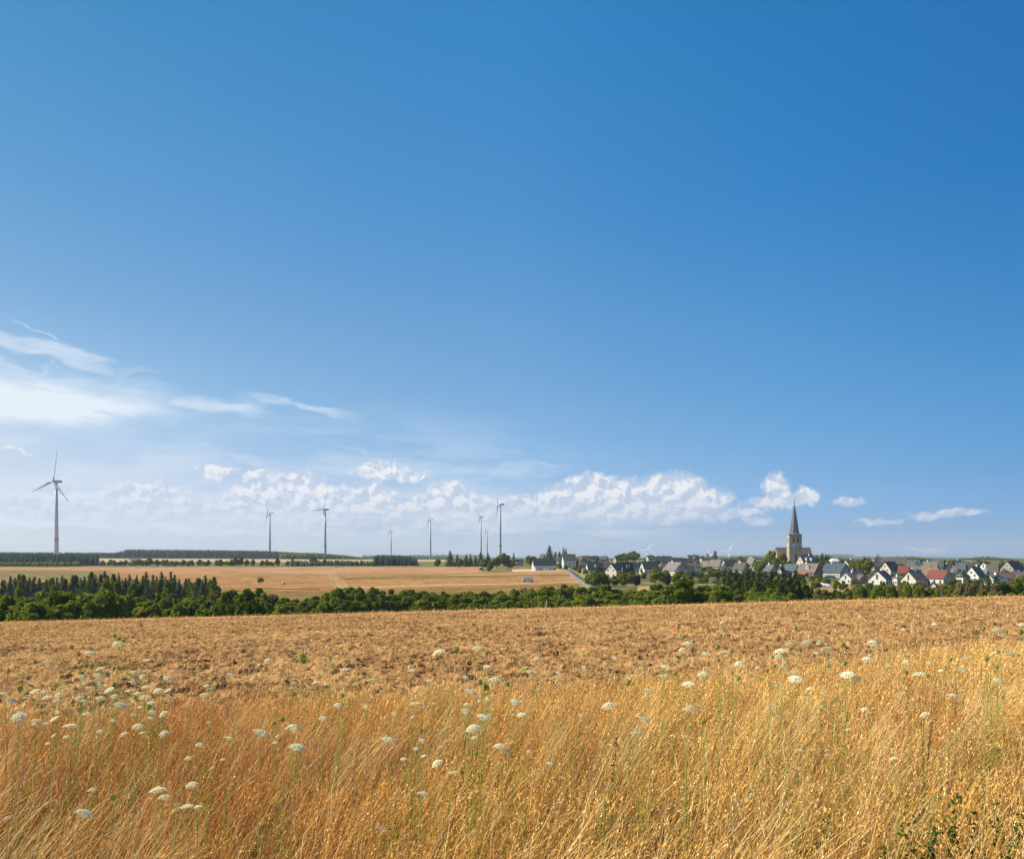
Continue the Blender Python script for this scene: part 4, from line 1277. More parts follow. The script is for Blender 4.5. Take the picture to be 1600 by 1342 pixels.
    if 'porch' in ext:
        px_, pw, ph = 0.05 * L, 3.1, He + (H - He) * .62
        d = MB()
        y0 = -hw - 1.4
        d.poly([(px_ - pw, y0, foot), (px_ + pw, y0, foot), (px_ + pw, y0, He * .9), (px_, y0, ph), (px_ - pw, y0, He * .9), (px_ - pw, 0, foot), (px_ + pw, 0, foot), (px_ + pw, 0, He * .9), (px_, 0, ph), (px_ - pw, 0, He * .9)], [(0, 1, 2, 3, 4), (1, 6, 7, 2), (0, 4, 9, 5)])
        d.build('porch', MW['dark'], e)
        MB().poly([(px_ - pw - .3, y0 - .3, He * .9 - .1), (px_, y0 - .3, ph + .15), (px_ + pw + .3, y0 - .3, He * .9 - .1), (px_ - pw - .3, 0, He * .9 - .1), (px_, 0, ph + .15), (px_ + pw + .3, 0, He * .9 - .1)], [(0, 1, 4, 3), (1, 2, 5, 4)]).build('porch_roof', MR[roof], e)
    FOOT.append((xL, xR, base, label))
    tag(e, label, 'house' if name == 'house' else name.split('_')[-1], 'village houses')
    return e


H_ = house
S2 = 'skylights'
H_(831, 869, 872.5, 891, .08, 'L', 'white', 'slate', 'long white house with dark slate roof and two skylights behind the tan field', .46, ext=(S2, 'garage'))
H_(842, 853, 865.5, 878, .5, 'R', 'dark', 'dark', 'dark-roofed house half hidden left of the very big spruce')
H_(865, 878, 870, 882, .4, 'R', 'beige', 'slate', 'beige house squeezed between long dark roof and pale two-storey house')
H_(878, 899.5, 865.4, 887, .10, 'L', 'white', 'grey', 'pale two-storey house with grey roof at the top of the road', .56)
H_(899.5, 917, 870, 887, .9, 'R', 'brick', 'greybrown', 'pinkish brown gable with a white balcony right of the road', .5, ext=('balcony',))
H_(908, 923, 868, 880, .2, 'L', 'cream', 'greybrown', 'house with grey-brown roof and thin pale gable behind the brown gable')
H_(921, 936.5, 868.4, 880, .1, 'L', 'beige', 'slate', 'dark slate roof on the skyline right of the grey-brown one')
H_(915, 943, 878, 896, .12, 'L', 'white', 'slate', 'white house with large dark roof and a white box extension', .38, ext=('annex', 'dormer'))
H_(934, 951, 875.5, 888, .1, 'L', 'white', 'brown', 'long reddish brown roof behind the white box extension', .5)
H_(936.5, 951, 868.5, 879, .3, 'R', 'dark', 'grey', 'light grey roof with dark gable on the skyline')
H_(959, 968, 868, 880, .4, 'L', 'pink', 'brown', 'small brownish house with chimney left of the large round tree')
H_(945, 978, 879.6, 902, .48, 'L', 'cream', 'grey', 'large cream gabled house with a red awning above the dry garden', .50, ext=('awning', 'attic'))
H_(972, 988, 878, 903, .06, 'L', 'white', 'slate', 'dark green-slate roof with a small dormer joined to the cream gable', .50, ext=('dormer',))
H_(986, 1003, 878, 894, .06, 'L', 'white', 'grey', 'white house with mid grey roof and one skylight', .46, ext=('skylight',))
H_(1000, 1029, 877.7, 897, .17, 'L', 'white', 'slate', 'white house with wide dark hipped-looking roof left of the yellow-green tree', .46)
H_(1027.5, 1043, 878, 892, .2, 'L', 'white', 'pinkbrown', 'brownish hipped roof house behind the yellow-green tree', .45, True)
H_(1009.5, 1024, 867, 880, .2, 'L', 'cream', 'greybrown', 'house with light narrow gable on the skyline right of the large round tree')
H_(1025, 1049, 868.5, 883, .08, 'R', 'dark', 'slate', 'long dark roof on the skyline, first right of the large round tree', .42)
H_(1037, 1072, 878, 900, .62, 'R', 'beige', 'pinkgrey', 'wide beige gable house with balcony and pinkish left roof slope', .42, ext=('balcony', 'attic'))
H_(1048, 1078, 872, 885, .05, 'L', 'dark', 'dark', 'long low dark roof on the skyline above the wide beige gable', .4)
H_(1073, 1093, 867, 883, .12, 'L', 'white', 'grey', 'white house with a triangular dormer standing high on the skyline', .48, ext=('dormer',))
H_(1091, 1117, 871, 884, .2, 'L', 'white', 'brown', 'brown roofed row with small bright white gable', .5)
H_(1064, 1083, 883.5, 899, .15, 'L', 'beige', 'greybrown', 'grey-brown roofed house right of the wide beige gable', .42, ext=('skylight',))
H_(1073, 1098, 880, 899, .2, 'R', 'white', 'greybrown', 'white house with wide dark dormer above the brownish garden tree', .44, ext=('dormers',))
H_(1094, 1109, 876, 891, .5, 'R', 'white', 'pinkgrey', 'white-blue gable with pale pink roof slope left of the pink-roofed gable house', .45)
H_(1106, 1130, 874, 892, .42, 'R', 'white', 'pinkgrey', 'tall gable house with broad pale pink roof slope', .42, ext=('attic',))
H_(1121, 1140, 882, 897, .75, 'R', 'grey', 'slate', 'grey-blue low gable facing the viewer right of the round dark tree', .42)
H_(1129, 1152, 874.5, 890, .12, 'L', 'white', 'slate', 'white house with dark slate roof below the tiny turbine', .42)
H_(1144, 1170, 879, 898, .5, 'R', 'cream', 'greybrown', 'brown-roofed house with cream wall above the dark conifers', .45)
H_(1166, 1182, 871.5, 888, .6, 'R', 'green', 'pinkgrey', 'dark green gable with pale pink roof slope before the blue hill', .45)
H_(1176, 1184, 881, 892, .5, 'L', 'white', 'grey', 'tiny white gable left of the dark gable house')
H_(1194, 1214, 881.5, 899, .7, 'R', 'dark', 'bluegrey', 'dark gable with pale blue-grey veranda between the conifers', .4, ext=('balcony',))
H_(1215, 1226, 884, 900, .4, 'L', 'cream', 'dark', 'narrow cream house with dark roof left of the blue-grey roof')
H_(1222, 1250, 881, 900, .48, 'R', 'white', 'bluegrey', 'white house with blue-grey roof below the church tower', .42)
H_(1243, 1278, 867.6, 893, .24, 'L', 'cream', 'light', 'rectory with cream gable and pale roof right in front of the church', .5, ext=('dormers', 'attic'))
H_(1247, 1283, 880, 903, .5, 'R', 'brown', 'pinkbrown', 'dark brown timber house with pink-brown roof and red balcony', .42, ext=('dormer', 'redbalcony', 'attic'))
H_(1294, 1313, 872, 883, .12, 'L', 'white', 'white', 'bright white metal hall on the skyline right of the church', .5, True)
H_(1287, 1325, 880, 903, .58, 'R', 'grey', 'blue', 'pale grey gable house with dark blue roof and skylights', .42, ext=(S2, 'attic'))
H_(1318, 1337, 874.5, 891, .26, 'L', 'cream', 'brown', 'house with reddish brown roof left of the large dark green tree', .5)
H_(1326, 1349, 890.5, 902, .06, 'L', 'dark', 'dark', 'low dark roofed building right behind the pale bungalow', .5)
H_(1312, 1355, 894, 913, .27, 'L', 'palegreen', 'pinkbrown', 'pale green-white bungalow with pink-brown roof and dark porch', .46, ext=('porch',))
H_(1356, 1397, 891, 914, .46, 'L', 'white', 'greybrown', 'bright white gable house with grey-brown roof right of the bungalow', .42, ext=('attic',))
H_(1375.5, 1405, 877, 902, .32, 'L', 'beige', 'slate', 'tall beige house with dark slate roof above the bright white gable', .5, ext=('attic',))
H_(1357, 1379, 876, 891, .2, 'L', 'grey', 'pinkbrown', 'grey house with pinkish roof under the sparse pale tree', .45)
H_(1379, 1416, 871.5, 887, .2, 'R', 'dark', 'greybrown', 'long barn roof highest on the skyline above the beige house', .42)
H_(1403, 1421, 884, 904, .45, 'R', 'white', 'red', 'small white house with a short bright red roof slope', .5)
H_(1416, 1433, 876, 893, .5, 'R', 'dark', 'bluegrey', 'dark gable house with blue-grey roof behind the small red roof', .5)
H_(1429, 1444, 877, 892, .2, 'L', 'cream', 'light', 'pale house with light roof left of the pinkish roof slope')
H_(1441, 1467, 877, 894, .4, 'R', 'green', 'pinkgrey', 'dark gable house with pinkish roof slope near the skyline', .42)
H_(1397, 1412, 900, 915, .1, 'L', 'cream', 'light', 'low cream annex between white gable and cream awning house', .8, True)
H_(1411, 1446, 892, 918, .32, 'L', 'cream', 'grey', 'cream gable house with red awning in the right village front row', .50, ext=('awning', 'attic'))
H_(1424, 1450, 883.5, 898, .1, 'R', 'grey', 'light', 'shed with pale slanting roof above the cream awning house', .6)
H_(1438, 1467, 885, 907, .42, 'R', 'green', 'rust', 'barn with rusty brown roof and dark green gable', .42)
H_(1449, 1486, 890.5, 912, .6, 'R', 'white', 'red', 'white house under a broad bright red roof', .44, ext=('attic',))
H_(1453, 1464, 908.5, 918, .6, 'L', 'white', 'red', 'tiny white garden shed with red edged roof below the red-roofed house', .4, name='garden_shed')
H_(1472, 1484, 881, 893, .1, 'L', 'cream', 'grey', 'grey roofed house joined left of the pink-cream gable')
H_(1477, 1496, 879, 899, .75, 'L', 'pink', 'slate', 'pink-cream steep gable above the low pink wall', .38, ext=('attic',))
H_(1481, 1494, 893, 902, .1, 'L', 'pink', 'pinkgrey', 'low pink house with two dark windows', .8, True)
H_(1491, 1512, 879, 896, .5, 'R', 'mauve', 'bluegrey', 'mauve gable with blue-grey roof and a bright blue skylight', .45, ext=('skylight', 'attic'))
H_(1494, 1513, 892, 911, .3, 'L', 'white', 'slate', 'white house with dark pyramid roof left of the brightest white gable', .5, True)
H_(1508, 1539, 884.5, 909, .40, 'L', 'white', 'grey', 'brightest white steep gable of the village', .36, ext=('attic',))
H_(1521, 1547, 889, 906, .6, 'R', 'palegreen', 'light', 'bluish white gable with light roof just right of the brightest gable', .45, ext=('attic',))
H_(1529, 1553, 878, 893, .4, 'L', 'white', 'slate', 'white gable with dark roof standing behind on the skyline', .4)
H_(1538.5, 1563, 881, 903, .5, 'R', 'mauve', 'greybrown', 'tall mauve-grey gable with brown-grey roof', .42, ext=('attic',))
H_(1560, 1604, 876, 898, .26, 'L', 'mauve', 'slate', 'large mauve gable house with long dark roof at the right edge', .46)
H_(1580, 1606, 881, 897, .8, 'R', 'palegreen', 'blue', 'bluish gable cut by the right edge in front of the long dark roof', .4)
H_(1561, 1585, 893, 912, .15, 'R', 'brown', 'brown', 'dark brown barn in the right village front row', .5)
H_(1539, 1575, 898, 922, .28, 'L', 'white', 'light', 'white house with pale grey roof half hidden by the tall dark conifers', .42, ext=('skylight',))
H_(1581, 1604, 892, 906, .1, 'L', 'grey', 'pinkgrey', 'grey low roof at the right edge above the green trees', .5)
H_(1482, 1504, 875, 886, .1, 'L', 'dark', 'dark', 'flat dark roof line on the skyline above the pink-cream gable')
H_(1503, 1529, 877.5, 890, .1, 'R', 'beige', 'greybrown', 'grey-brown roof on the skyline above the brightest gable')
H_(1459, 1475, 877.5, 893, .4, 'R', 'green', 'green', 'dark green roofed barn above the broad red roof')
H_(1433, 1447, 874, 884, .2, 'L', 'dark', 'slate', 'low slate roof far back on the skyline')
H_(806, 818, 874, 884, .1, 'L', 'beige', 'pinkbrown', 'low brown roof right of the slender spruce')
H_(1152, 1168, 874, 886, .3, 'L', 'beige', 'greybrown', 'small grey-brown roof beside the brownish tree')

# garden trees and bushes at the feet of the houses
grng = random.Random(77)
SEEN = []
for xL, xR, base, hl_ in sorted(FOOT):
    if base < 880 or xL < 900: continue
    for side, q in (('left', xL + grng.uniform(-2, 2)), ('right', xR + grng.uniform(-3, 1))):
        if grng.random() < .22 or q > 1602 or any(abs(q - a) < 6 and abs(base - b) < 5 for a, b in SEEN): continue
        SEEN.append((q, base))
        hh_ = grng.uniform(5.5, 11)
        short = ' '.join(hl_.split()[:6])
        b_ = base + grng.uniform(.5, 2.5)
        tree(grng.choice(['dark', 'dark', 'mid', 'mid', 'sprdark']), q, dist_for(q, b_) - 6, b_ - hh_, grng.uniform(8, 15), f"small garden tree at the {side} foot of the {short}", 'small garden trees beside the houses', name='garden_tree')

# loose trees filling the gaps between the rows of houses
fill = []
for bpy_ in (884.5, 888.5, 893, 898, 904, 911):
    q = 905 + grng.uniform(0, 20)
    while q < 1600:
        if not (1228 < q < 1262 and bpy_ < 893) and not (bpy_ > 900 and 1255 < q < 1330) and not (q < 925 and bpy_ > 886):
            fill.append((q, bpy_ + grng.uniform(-1.5, 1.5)))
        q += grng.uniform(13, 36)
fill.sort()
for (q, b_), lb in zip(fill, ordinal_labels([f_[0] for f_ in fill], 'village tree between the houses,', 'loose')):
    tree(grng.choice(['dark', 'dark', 'mid', 'tallmid', 'sprdark', 'brown']), q, dist_for(q, b_), b_ - grng.uniform(6, 11.5), grng.uniform(8, 15), lb.replace(', loose,', ','), 'trees between the village houses', name='village_tree')

# ------------------------------------------------------------------ church
Dc = 745.0
SC = 745.0 / 640.0
pc = at(1241, Dc)
mc = Dc / F
church = empty('church', pc, math.radians(-7), (SC, SC, SC))
eh = (hgt(836, Dc) - pc.z) / SC
tip = (hgt(786.5, Dc) - pc.z) / SC
tw = 9.6
tm = MB().box(-tw / 2, tw / 2, -tw / 2, tw / 2, -3, eh)
tower = tm.build('tower', M_stone, church)
cor = MB().box(-tw / 2 - .3, tw / 2 + .3, -tw / 2 - .3, tw / 2 + .3, eh, eh + .5).build('cornice', M_stone, tower)
MB().box(-tw / 2 - .12, tw / 2 + .12, -tw / 2 - .12, tw / 2 + .12, eh * .62, eh * .62 + .35).build('string_course', M_stone, tower)
M_slate = surf('spire_slate', (0.11, 0.12, 0.125), 0.45, 0.10, 0.5, stretch=(1, 1, .3))
r8 = 4.4
sp = MB()
sp.lathe([(tw * .58, eh + .5), (3.75, eh + 1.5), (2.8, eh + 9), (1.6, eh + 16.7), (.8, eh + 21.8), (.12, tip)], 8, a0=math.pi / 8)
spire = sp.build('spire', M_slate, church)
cr = MB().box(-.12, .12, -.12, .12, tip - .3, tip + 2.9).box(-.75, .75, -.1, .1, tip + 1.6, tip + 1.9)
cr.build('cross', surf('iron', (0.06, 0.06, 0.07), 0.5, 0.1, 1), spire)
MB().lathe([(.05, tip - .2), (.45, tip + .2), (.45, tip + .5), (.05, tip + .9)], 8).build('ball', M_slate, spire)
M_louv = surf('louvre', (0.035, 0.035, 0.035), 0.8, 0.2, 2)
M_stonel = surf('pale_stone_trim', (0.62, 0.54, 0.42), 0.9, 0.08, 1)


def arch(w, h, y0, y1):
    n = 8
    pr = [(-w / 2, 0), (w / 2, 0)] + [(w / 2 * math.cos(a), h - w / 2 + w / 2 * math.sin(a)) for a in [math.pi * i / n for i in range(n + 1)]]
    pts = [(x, y0, z) for x, z in pr] + [(x, y1, z) for x, z in pr]
    k = len(pr)
    return pts, [tuple(range(k)), tuple(range(2 * k - 1, k - 1, -1))] + [(i, k + i, k + (i + 1) % k, (i + 1) % k) for i in range(k)]


for ang in (0, 90, -90, 180):
    R_ = Matrix.Rotation(math.radians(ang), 4, 'Z')
    for x in (-1.75, 1.75):
        m_ = MB(); m_.poly(*arch(1.35, 4.2, -tw / 2 - .06, -tw / 2 + .1))
        s_ = MB(); s_.poly(*arch(2.0, 4.8, -tw / 2 - .03, -tw / 2 + .1))
        b = s_.build('belfry_opening', M_stonel, church); b.matrix_local = R_ @ Matrix.Translation((x, 0, eh - 6.5))
        l = m_.build('louvre', M_louv, b); l.location = (0, 0, .25)
    if ang in (0, 90, -90):
        ck = MB().tube((0, -tw / 2 - .16, 0), (0, -tw / 2 + .05, 0), 1.25, 1.25, 20).build('clock_face', surf('clock_blue', (0.10, 0.20, 0.42), .4, .05, 1), church)
        ck.matrix_local = R_ @ Matrix.Translation((0, 0, eh - 8.4))
        rg = MB()
        for i in range(20):
            a, b_ = 2 * math.pi * i / 20, 2 * math.pi * (i + 1) / 20
            rg.poly([(1.22 * math.cos(a), -tw / 2 - .18, 1.22 * math.sin(a)), (1.6 * math.cos(a), -tw / 2 - .18, 1.6 * math.sin(a)), (1.6 * math.cos(b_), -tw / 2 - .18, 1.6 * math.sin(b_)), (1.22 * math.cos(b_), -tw / 2 - .18, 1.22 * math.sin(b_)),
                     (1.6 * math.cos(a), -tw / 2 + .02, 1.6 * math.sin(a)), (1.6 * math.cos(b_), -tw / 2 + .02, 1.6 * math.sin(b_))], [(0, 1, 2, 3), (1, 4, 5, 2)])
        rg.build('clock_rim', M_frame, ck)
        MB().box(-.07, .07, -tw / 2 - .24, -tw / 2 - .2, -.1, 1.0).box(-.1, .65, -tw / 2 - .24, -tw / 2 - .2, -.08, .08).build('clock_hands', M_frame, ck)
m_ = MB(); m_.poly(*arch(1.2, 8.2, -tw / 2 - .05, -tw / 2 + .1))
sw = m_.build('tall_window', M_louv, church); sw.location = (0.1, 0, eh - 23.0)
# nave and cross wing behind the tower
nl, nr = -11.6, 14.6
zr = (hgt(855, Dc + 12) - pc.z) / SC; ze = (hgt(867, Dc + 12) - pc.z) / SC
y0, y1 = tw / 2 + .3, tw / 2 + 12.3
ym = (y0 + y1) / 2
nv = MB().poly([(nl, y0, -3), (nl, y1, -3), (nl, y1, ze), (nl, ym, zr - .3), (nl, y0, ze), (nr, y0, -3), (nr, y1, -3), (nr, y1, ze), (nr, ym, zr - .3), (nr, y0, ze)], [(0, 4, 3, 2, 1), (5, 6, 7, 8, 9), (0, 5, 9, 4), (1, 2, 7, 6), (4, 9, 8, 3), (3, 8, 7, 2)])
nave = nv.build('nave', M_stone, church)
nroof = MB()
for s, ya in ((0, y0 - .5), (1, y1 + .5)):
    zz = ze - .5 * (zr - ze) / (ym - y0)
    nroof.poly([(nl - .4, ya, zz), (nr + .4, ya, zz), (nr + .4, ym, zr), (nl - .4, ym, zr), (nl - .4, ya, zz - .3), (nr + .4, ya, zz - .3), (nr + .4, ym, zr - .3), (nl - .4, ym, zr - .3)], [(0, 1, 2, 3), (7, 6, 5, 4), (0, 4, 5, 1), (1, 5, 6, 2), (3, 7, 4, 0)])
nroof.build('nave_roof', MR['greybrown'], church)
for x in (nl + 3, nr - 6, nr - 2.5):
    m_ = MB(); m_.poly(*arch(1.1, 4.0, y0 - .06, y0 + .1))
    w_ = m_.build('nave_window', M_louv, nave); w_.location = (x, 0, ze - 6)
tag(church, 'old stone village church with square tower, blue clock and tall grey spire', 'church')

# ------------------------------------------------------------------ vehicles and small things
M_tyre = surf('tyre', (0.03, 0.03, 0.03), 0.9, 0.1, 2)
M_steel = surf('dark_steel', (0.08, 0.08, 0.08), 0.5, 0.1, 2)


def wheel(parent, x, y, z, r, w=.3):
    wv = MB().tube((x, y - w / 2, z), (x, y + w / 2, z), r, r, 14).build('wheel', M_tyre, parent, False)
    MB().tube((x, y - w / 2 - .02, z), (x, y - w / 2, z), r * .5, r * .5, 10).build('rim', M_turb, wv)


D = dist_for(825, 909.5)
tr = empty('box_trailer', at(825, D), math.radians(4))
M_tbox = surf('trailer_side', (0.62, 0.66, 0.64), 0.5, 0.06, 0.6)
k = D / F
LT, HT = 16.5 * k, 8.4 * k
bx = MB().box(-LT / 2, LT / 2, -1.2, 1.2, HT * .30, HT).build('cargo_box', M_tbox, tr)
MB().box(-LT / 2 - .04, -LT / 2 + .25, -1.24, 1.24, HT * .28, HT + .05).build('end_frame', M_turb, bx)
MB().box(-LT / 2, LT / 2, -1.22, -1.18, HT * .70, HT * .72).build('side_rail', M_turb, bx)
MB().box(-LT / 2 + .2, LT / 2 - .1, -.9, .9, HT * .2, HT * .30).build('chassis', M_steel, tr)
for x in (-LT * .34, LT * .36):
    for y in (-1.0, 1.0):
        wheel(tr, x, y, .42, .46)
tag(tr, 'grey box trailer parked on the tan field', 'trailer')


def vehicle(px, base, L, W, Hh, mat, label, cat, name, van=False, rz=0.0):
    D = dist_for(px, base)
    e = empty(name, at(px, D), rz)
    if van:
        pr = [(-L / 2, .35), (L / 2, .35), (L / 2, Hh * .55), (L / 2 - L * .10, Hh * .62), (L / 2 - L * .24, Hh), (-L / 2, Hh)]
    else:
        pr = [(-L / 2, .35), (L / 2, .35), (L / 2, Hh * .52), (L / 2 - L * .25, Hh * .62), (L / 2 - L * .40, Hh), (-L / 2 + L * .18, Hh), (-L / 2 + L * .04, Hh * .64)]
    n = len(pr)
    mb = MB().poly([(x, -W / 2, z) for x, z in pr] + [(x, W / 2, z) for x, z in pr], [tuple(range(n)), tuple(range(2 * n - 1, n - 1, -1))] + [(i, n + i, n + (i + 1) % n, (i + 1) % n) for i in range(n)])
    mb.build('body', mat, e)
    MB().box(-L * .28, L * .18, -W / 2 - .02, -W / 2 - .005, Hh * .64, Hh * .9).build('side_window', M_glass, e)
    for x in (-L * .32, L * .32):
        for y in (-W / 2 + .1, W / 2 - .1):
            wheel(e, x, y, .33, .34, .22)
    tag(e, label, cat)
    return e


M_wcar = surf('white_paint', (0.8, 0.8, 0.78), 0.3, 0.02, 1, spec=.5)
M_dcar = surf('dark_blue_paint', (0.03, 0.06, 0.08), 0.3, 0.02, 1, spec=.5)
vehicle(240.5, 885.3, 5.2, 2.0, 2.6, M_wcar, 'white van on the track beyond the long field, left', 'van', 'parked_van', True)
vehicle(264, 885.5, 4.4, 1.8, 1.5, surf('silver_paint', (.55, .55, .55), .3, .02, 1), 'pale car driving right of the white van beyond the field', 'car', 'parked_car')
vehicle(854, 891.5, 5.0, 2.0, 2.3, M_wcar, 'white van in front of the long dark roofed house', 'van', 'parked_van', True)
vehicle(1460, 917.5, 4.4, 1.8, 1.5, M_dcar, 'dark car parked below the red-roofed house', 'car', 'parked_car')
# car under a grey cover
D = dist_for(1296, 904)
cc = empty('covered_car', at(1296, D))
V = MB().poly(*[[(x, y * s, z) for x, z, s in ((-4.5, .1, 1), (-4.3, 1.3, .95), (-2.2, 2.2, .8), (1.5, 2.3, .8), (3.6, 1.4, .9), (4.5, .2, 1)) for y in (-1.7, 1.7)]] + [[(0, 2, 3, 1), (2, 4, 5, 3), (4, 6, 7, 5), (6, 8, 9, 7), (8, 10, 11, 9), (0, 4, 2), (0, 10, 8, 6, 4), (1, 3, 5), (1, 5, 7, 9, 11), (0, 1, 11, 10)]])
V.build('car_cover', surf('grey_cover', (.20, .25, .28), .6, .1, .5), cc)
for x in (-3, 3):
    wheel(cc, x, -1.5, .33, .36)
tag(cc, 'vehicle under a grey-blue cover above the white tarpaulin', 'covered car')
# tarpaulin
D = dist_for(1289, 917)
b = at(1289, D)
tp = MB()
pts = []
for i in range(8):
    for j in range(5):
        x, y = i * .72 - 2.5 + j * .3, j * .8
        pts.append((x, y, .35 + .9 * (1 - i / 7) + .12 * math.sin(i * 2.3 + j) + .25 * j))
for i in range(8):
    for j in range(5):
        x, y = i * .72 - 2.5 + j * .3, j * .8
        pts.append((x, y, -.6))
fs = [(i * 5 + j, (i + 1) * 5 + j, (i + 1) * 5 + j + 1, i * 5 + j + 1) for i in range(7) for j in range(4)] + [(i * 5, 40 + i * 5, 40 + (i + 1) * 5, (i + 1) * 5) for i in range(7)] + [(j, j + 1, 41 + j, 40 + j) for j in range(4)] + [(35 + j, 75 + j, 76 + j, 36 + j) for j in range(4)]
tp.poly(pts, fs)
o = tp.build('tarpaulin', surf('white_sheet', (.75, .76, .76), .6, .04, .8))
o.location = b
tag(o, 'white tarpaulin over a heap in the dry garden below the church', 'tarpaulin')
# tractor with implement at the field corner
D = dist_for(752.5, 891)
t_ = empty('tractor', at(752.5, D), math.radians(25))
MB().box(-.1, 2.2, -.45, .45, .8, 1.7).build('bonnet', surf('blue_grey_paint', (.12, .16, .22), .4, .05, 1), t_)
cab = MB().poly([(-1.6, -.8, 1.0), (0, -.8, 1.0), (0, .8, 1.0), (-1.6, .8, 1.0), (-1.5, -.7, 2.7), (-.2, -.7, 2.7), (-.2, .7, 2.7), (-1.5, .7, 2.7)], [(0, 1, 5, 4), (1, 2, 6, 5), (2, 3, 7, 6), (3, 0, 4, 7), (4, 5, 6, 7)])
cab.build('cab', M_glass, t_)
MB().box(-1.6, 0, -.8, .8, 2.7, 2.85).build('cab_roof', M_wcar, t_)
for y in (-.9, .9):
    wheel(t_, -1.0, y, .85, .85, .45); wheel(t_, 1.6, y, .5, .5, .3)
tag(t_, 'small tractor parked by the bushes at the right end of the pink stubble', 'tractor')
D = dist_for(756, 893)
im = empty('harrow', at(756, D), math.radians(-20))
MB().box(-2.2, 2.2, -.1, .1, .9, 1.1).box(-2.2, 2.2, 1.1, 1.3, .9, 1.1).box(-.1, .1, -1.5, 1.3, .9, 1.05).build('frame', surf('red_steel', (.45, .18, .18), .5, .1, 1), im)
for i in range(7):
    x = -2.1 + i * .7
    MB().tube((x, 0, .95), (x + .05, -.25, .0), .06, .03, 6).build('tine', M_turb, im)
tag(im, 'pinkish red harrow standing beside the parked tractor', 'harrow')
# hunting hide
D = dist_for(526, 885.5)
hh = empty('hunting_hide', at(526, D), math.radians(12))
M_wood = surf('weathered_boards', (.19, .10, .065), .9, .2, 1.5, stretch=(4, 4, .5))
kz = 6.3 / 2
for x in (-1.5, 1.5):
    for y in (-1.5, 1.5):
        MB().tube((x * 1.15, y * 1.15, -.4), (x, y, 1.2), .14, .12, 6).build('leg', M_wood, hh)
cbn = MB().box(-1.8, 1.8, -1.8, 1.8, 1.1, 6.2).build('cabin', M_wood, hh)
MB().poly([(-2.2, -2.3, 6.1), (2.2, -2.3, 6.1), (2.2, 2.3, 6.7), (-2.2, 2.3, 6.7), (-2.2, -2.3, 6.3), (2.2, -2.3, 6.3), (2.2, 2.3, 6.9), (-2.2, 2.3, 6.9)], [(0, 3, 2, 1), (4, 5, 6, 7), (0, 1, 5, 4), (1, 2, 6, 5), (2, 3, 7, 6), (3, 0, 4, 7)]).build('roof', MR['dark'], hh)
MB().box(-1.0, 1.0, -1.84, -1.75, 4.2, 5.0).build('window', M_louv, cbn)
MB().box(-.3, -.2, -2.3, -1.9, -.3, 3).box(.2, .3, -2.3, -1.9, -.3, 3).box(-.3, .3, -2.2, -2.1, .6, .7).box(-.3, .3, -2.2, -2.1, 1.4, 1.5).build('ladder', M_wood, hh)
tag(hh, 'brown wooden hunting hide on the edge of the long tan field', 'hide')
# water trough on the lower field
D = dist_for(443, 914)
wt = empty('water_trough', at(443, D), .2)
MB().lathe([(.75, .5), (.85, .9), (.85, 1.6), (.6, 1.8)], 12).build('tank', surf('pale_tank', (.55, .55, .5), .6, .08, 1), wt)
MB().box(-1.1, 1.1, -.7, .7, .35, .5).build('frame', M_steel, wt)
for x in (-.8, .8):
    MB().tube((x, -.6, 0), (x, -.6, .4), .05, .05, 6).build('leg', M_steel, wt)
tag(wt, 'small pale water tank standing on the lower tan field', 'water tank')
# far pale shed
D = 1290
fs_ = empty('far_shed', at(209, D))
MB().box(-6, 6, -4, 4, -1, 2.6).build('wall', MW['cream'], fs_)
MB().poly([(-6.4, -4.4, 2.6), (6.4, -4.4, 2.6), (6.4, 4.4, 3.3), (-6.4, 4.4, 3.3), (-6.4, -4.4, 2.8), (6.4, -4.4, 2.8), (6.4, 4.4, 3.5), (-6.4, 4.4, 3.5)], [(0, 3, 2, 1), (4, 5, 6, 7), (0, 1, 5, 4), (1, 2, 6, 5), (2, 3, 7, 6), (3, 0, 4, 7)]).build('roof', MR['light'], fs_)
tag(fs_, 'far flat pale shed on the ridge right of the nearest turbine', 'shed')
# teal garden tents
for px, bp, w, lb in ((880.5, 892, 8.5, 'dark teal garden tent at the top of the road'), (794, 891, 9, 'teal garden pavilion beside the slender spruce')):
    D = dist_for(px, bp)
    gt = empty('garden_tent', at(px, D))
    w2 = w * D / F / 2
    M_teal = surf('teal_cloth', (.03, .16, .18), .7, .08, 1)
    MB().poly([(-w2, -2, 1.3), (w2, -2, 1.3), (w2, 2, 1.3), (-w2, 2, 1.3), (0, 0, 2.7)], [(0, 1, 4), (1, 2, 4), (2, 3, 4), (3, 0, 4), (3, 2, 1, 0)]).build('canopy', M_teal, gt)
    for x in (-w2 + .1, w2 - .1):
        for y in (-1.9, 1.9):
            MB().tube((x, y, 0), (x, y, 1.35), .06, .06, 6).build('pole', M_frame, gt)
    tag(gt, lb, 'tent')

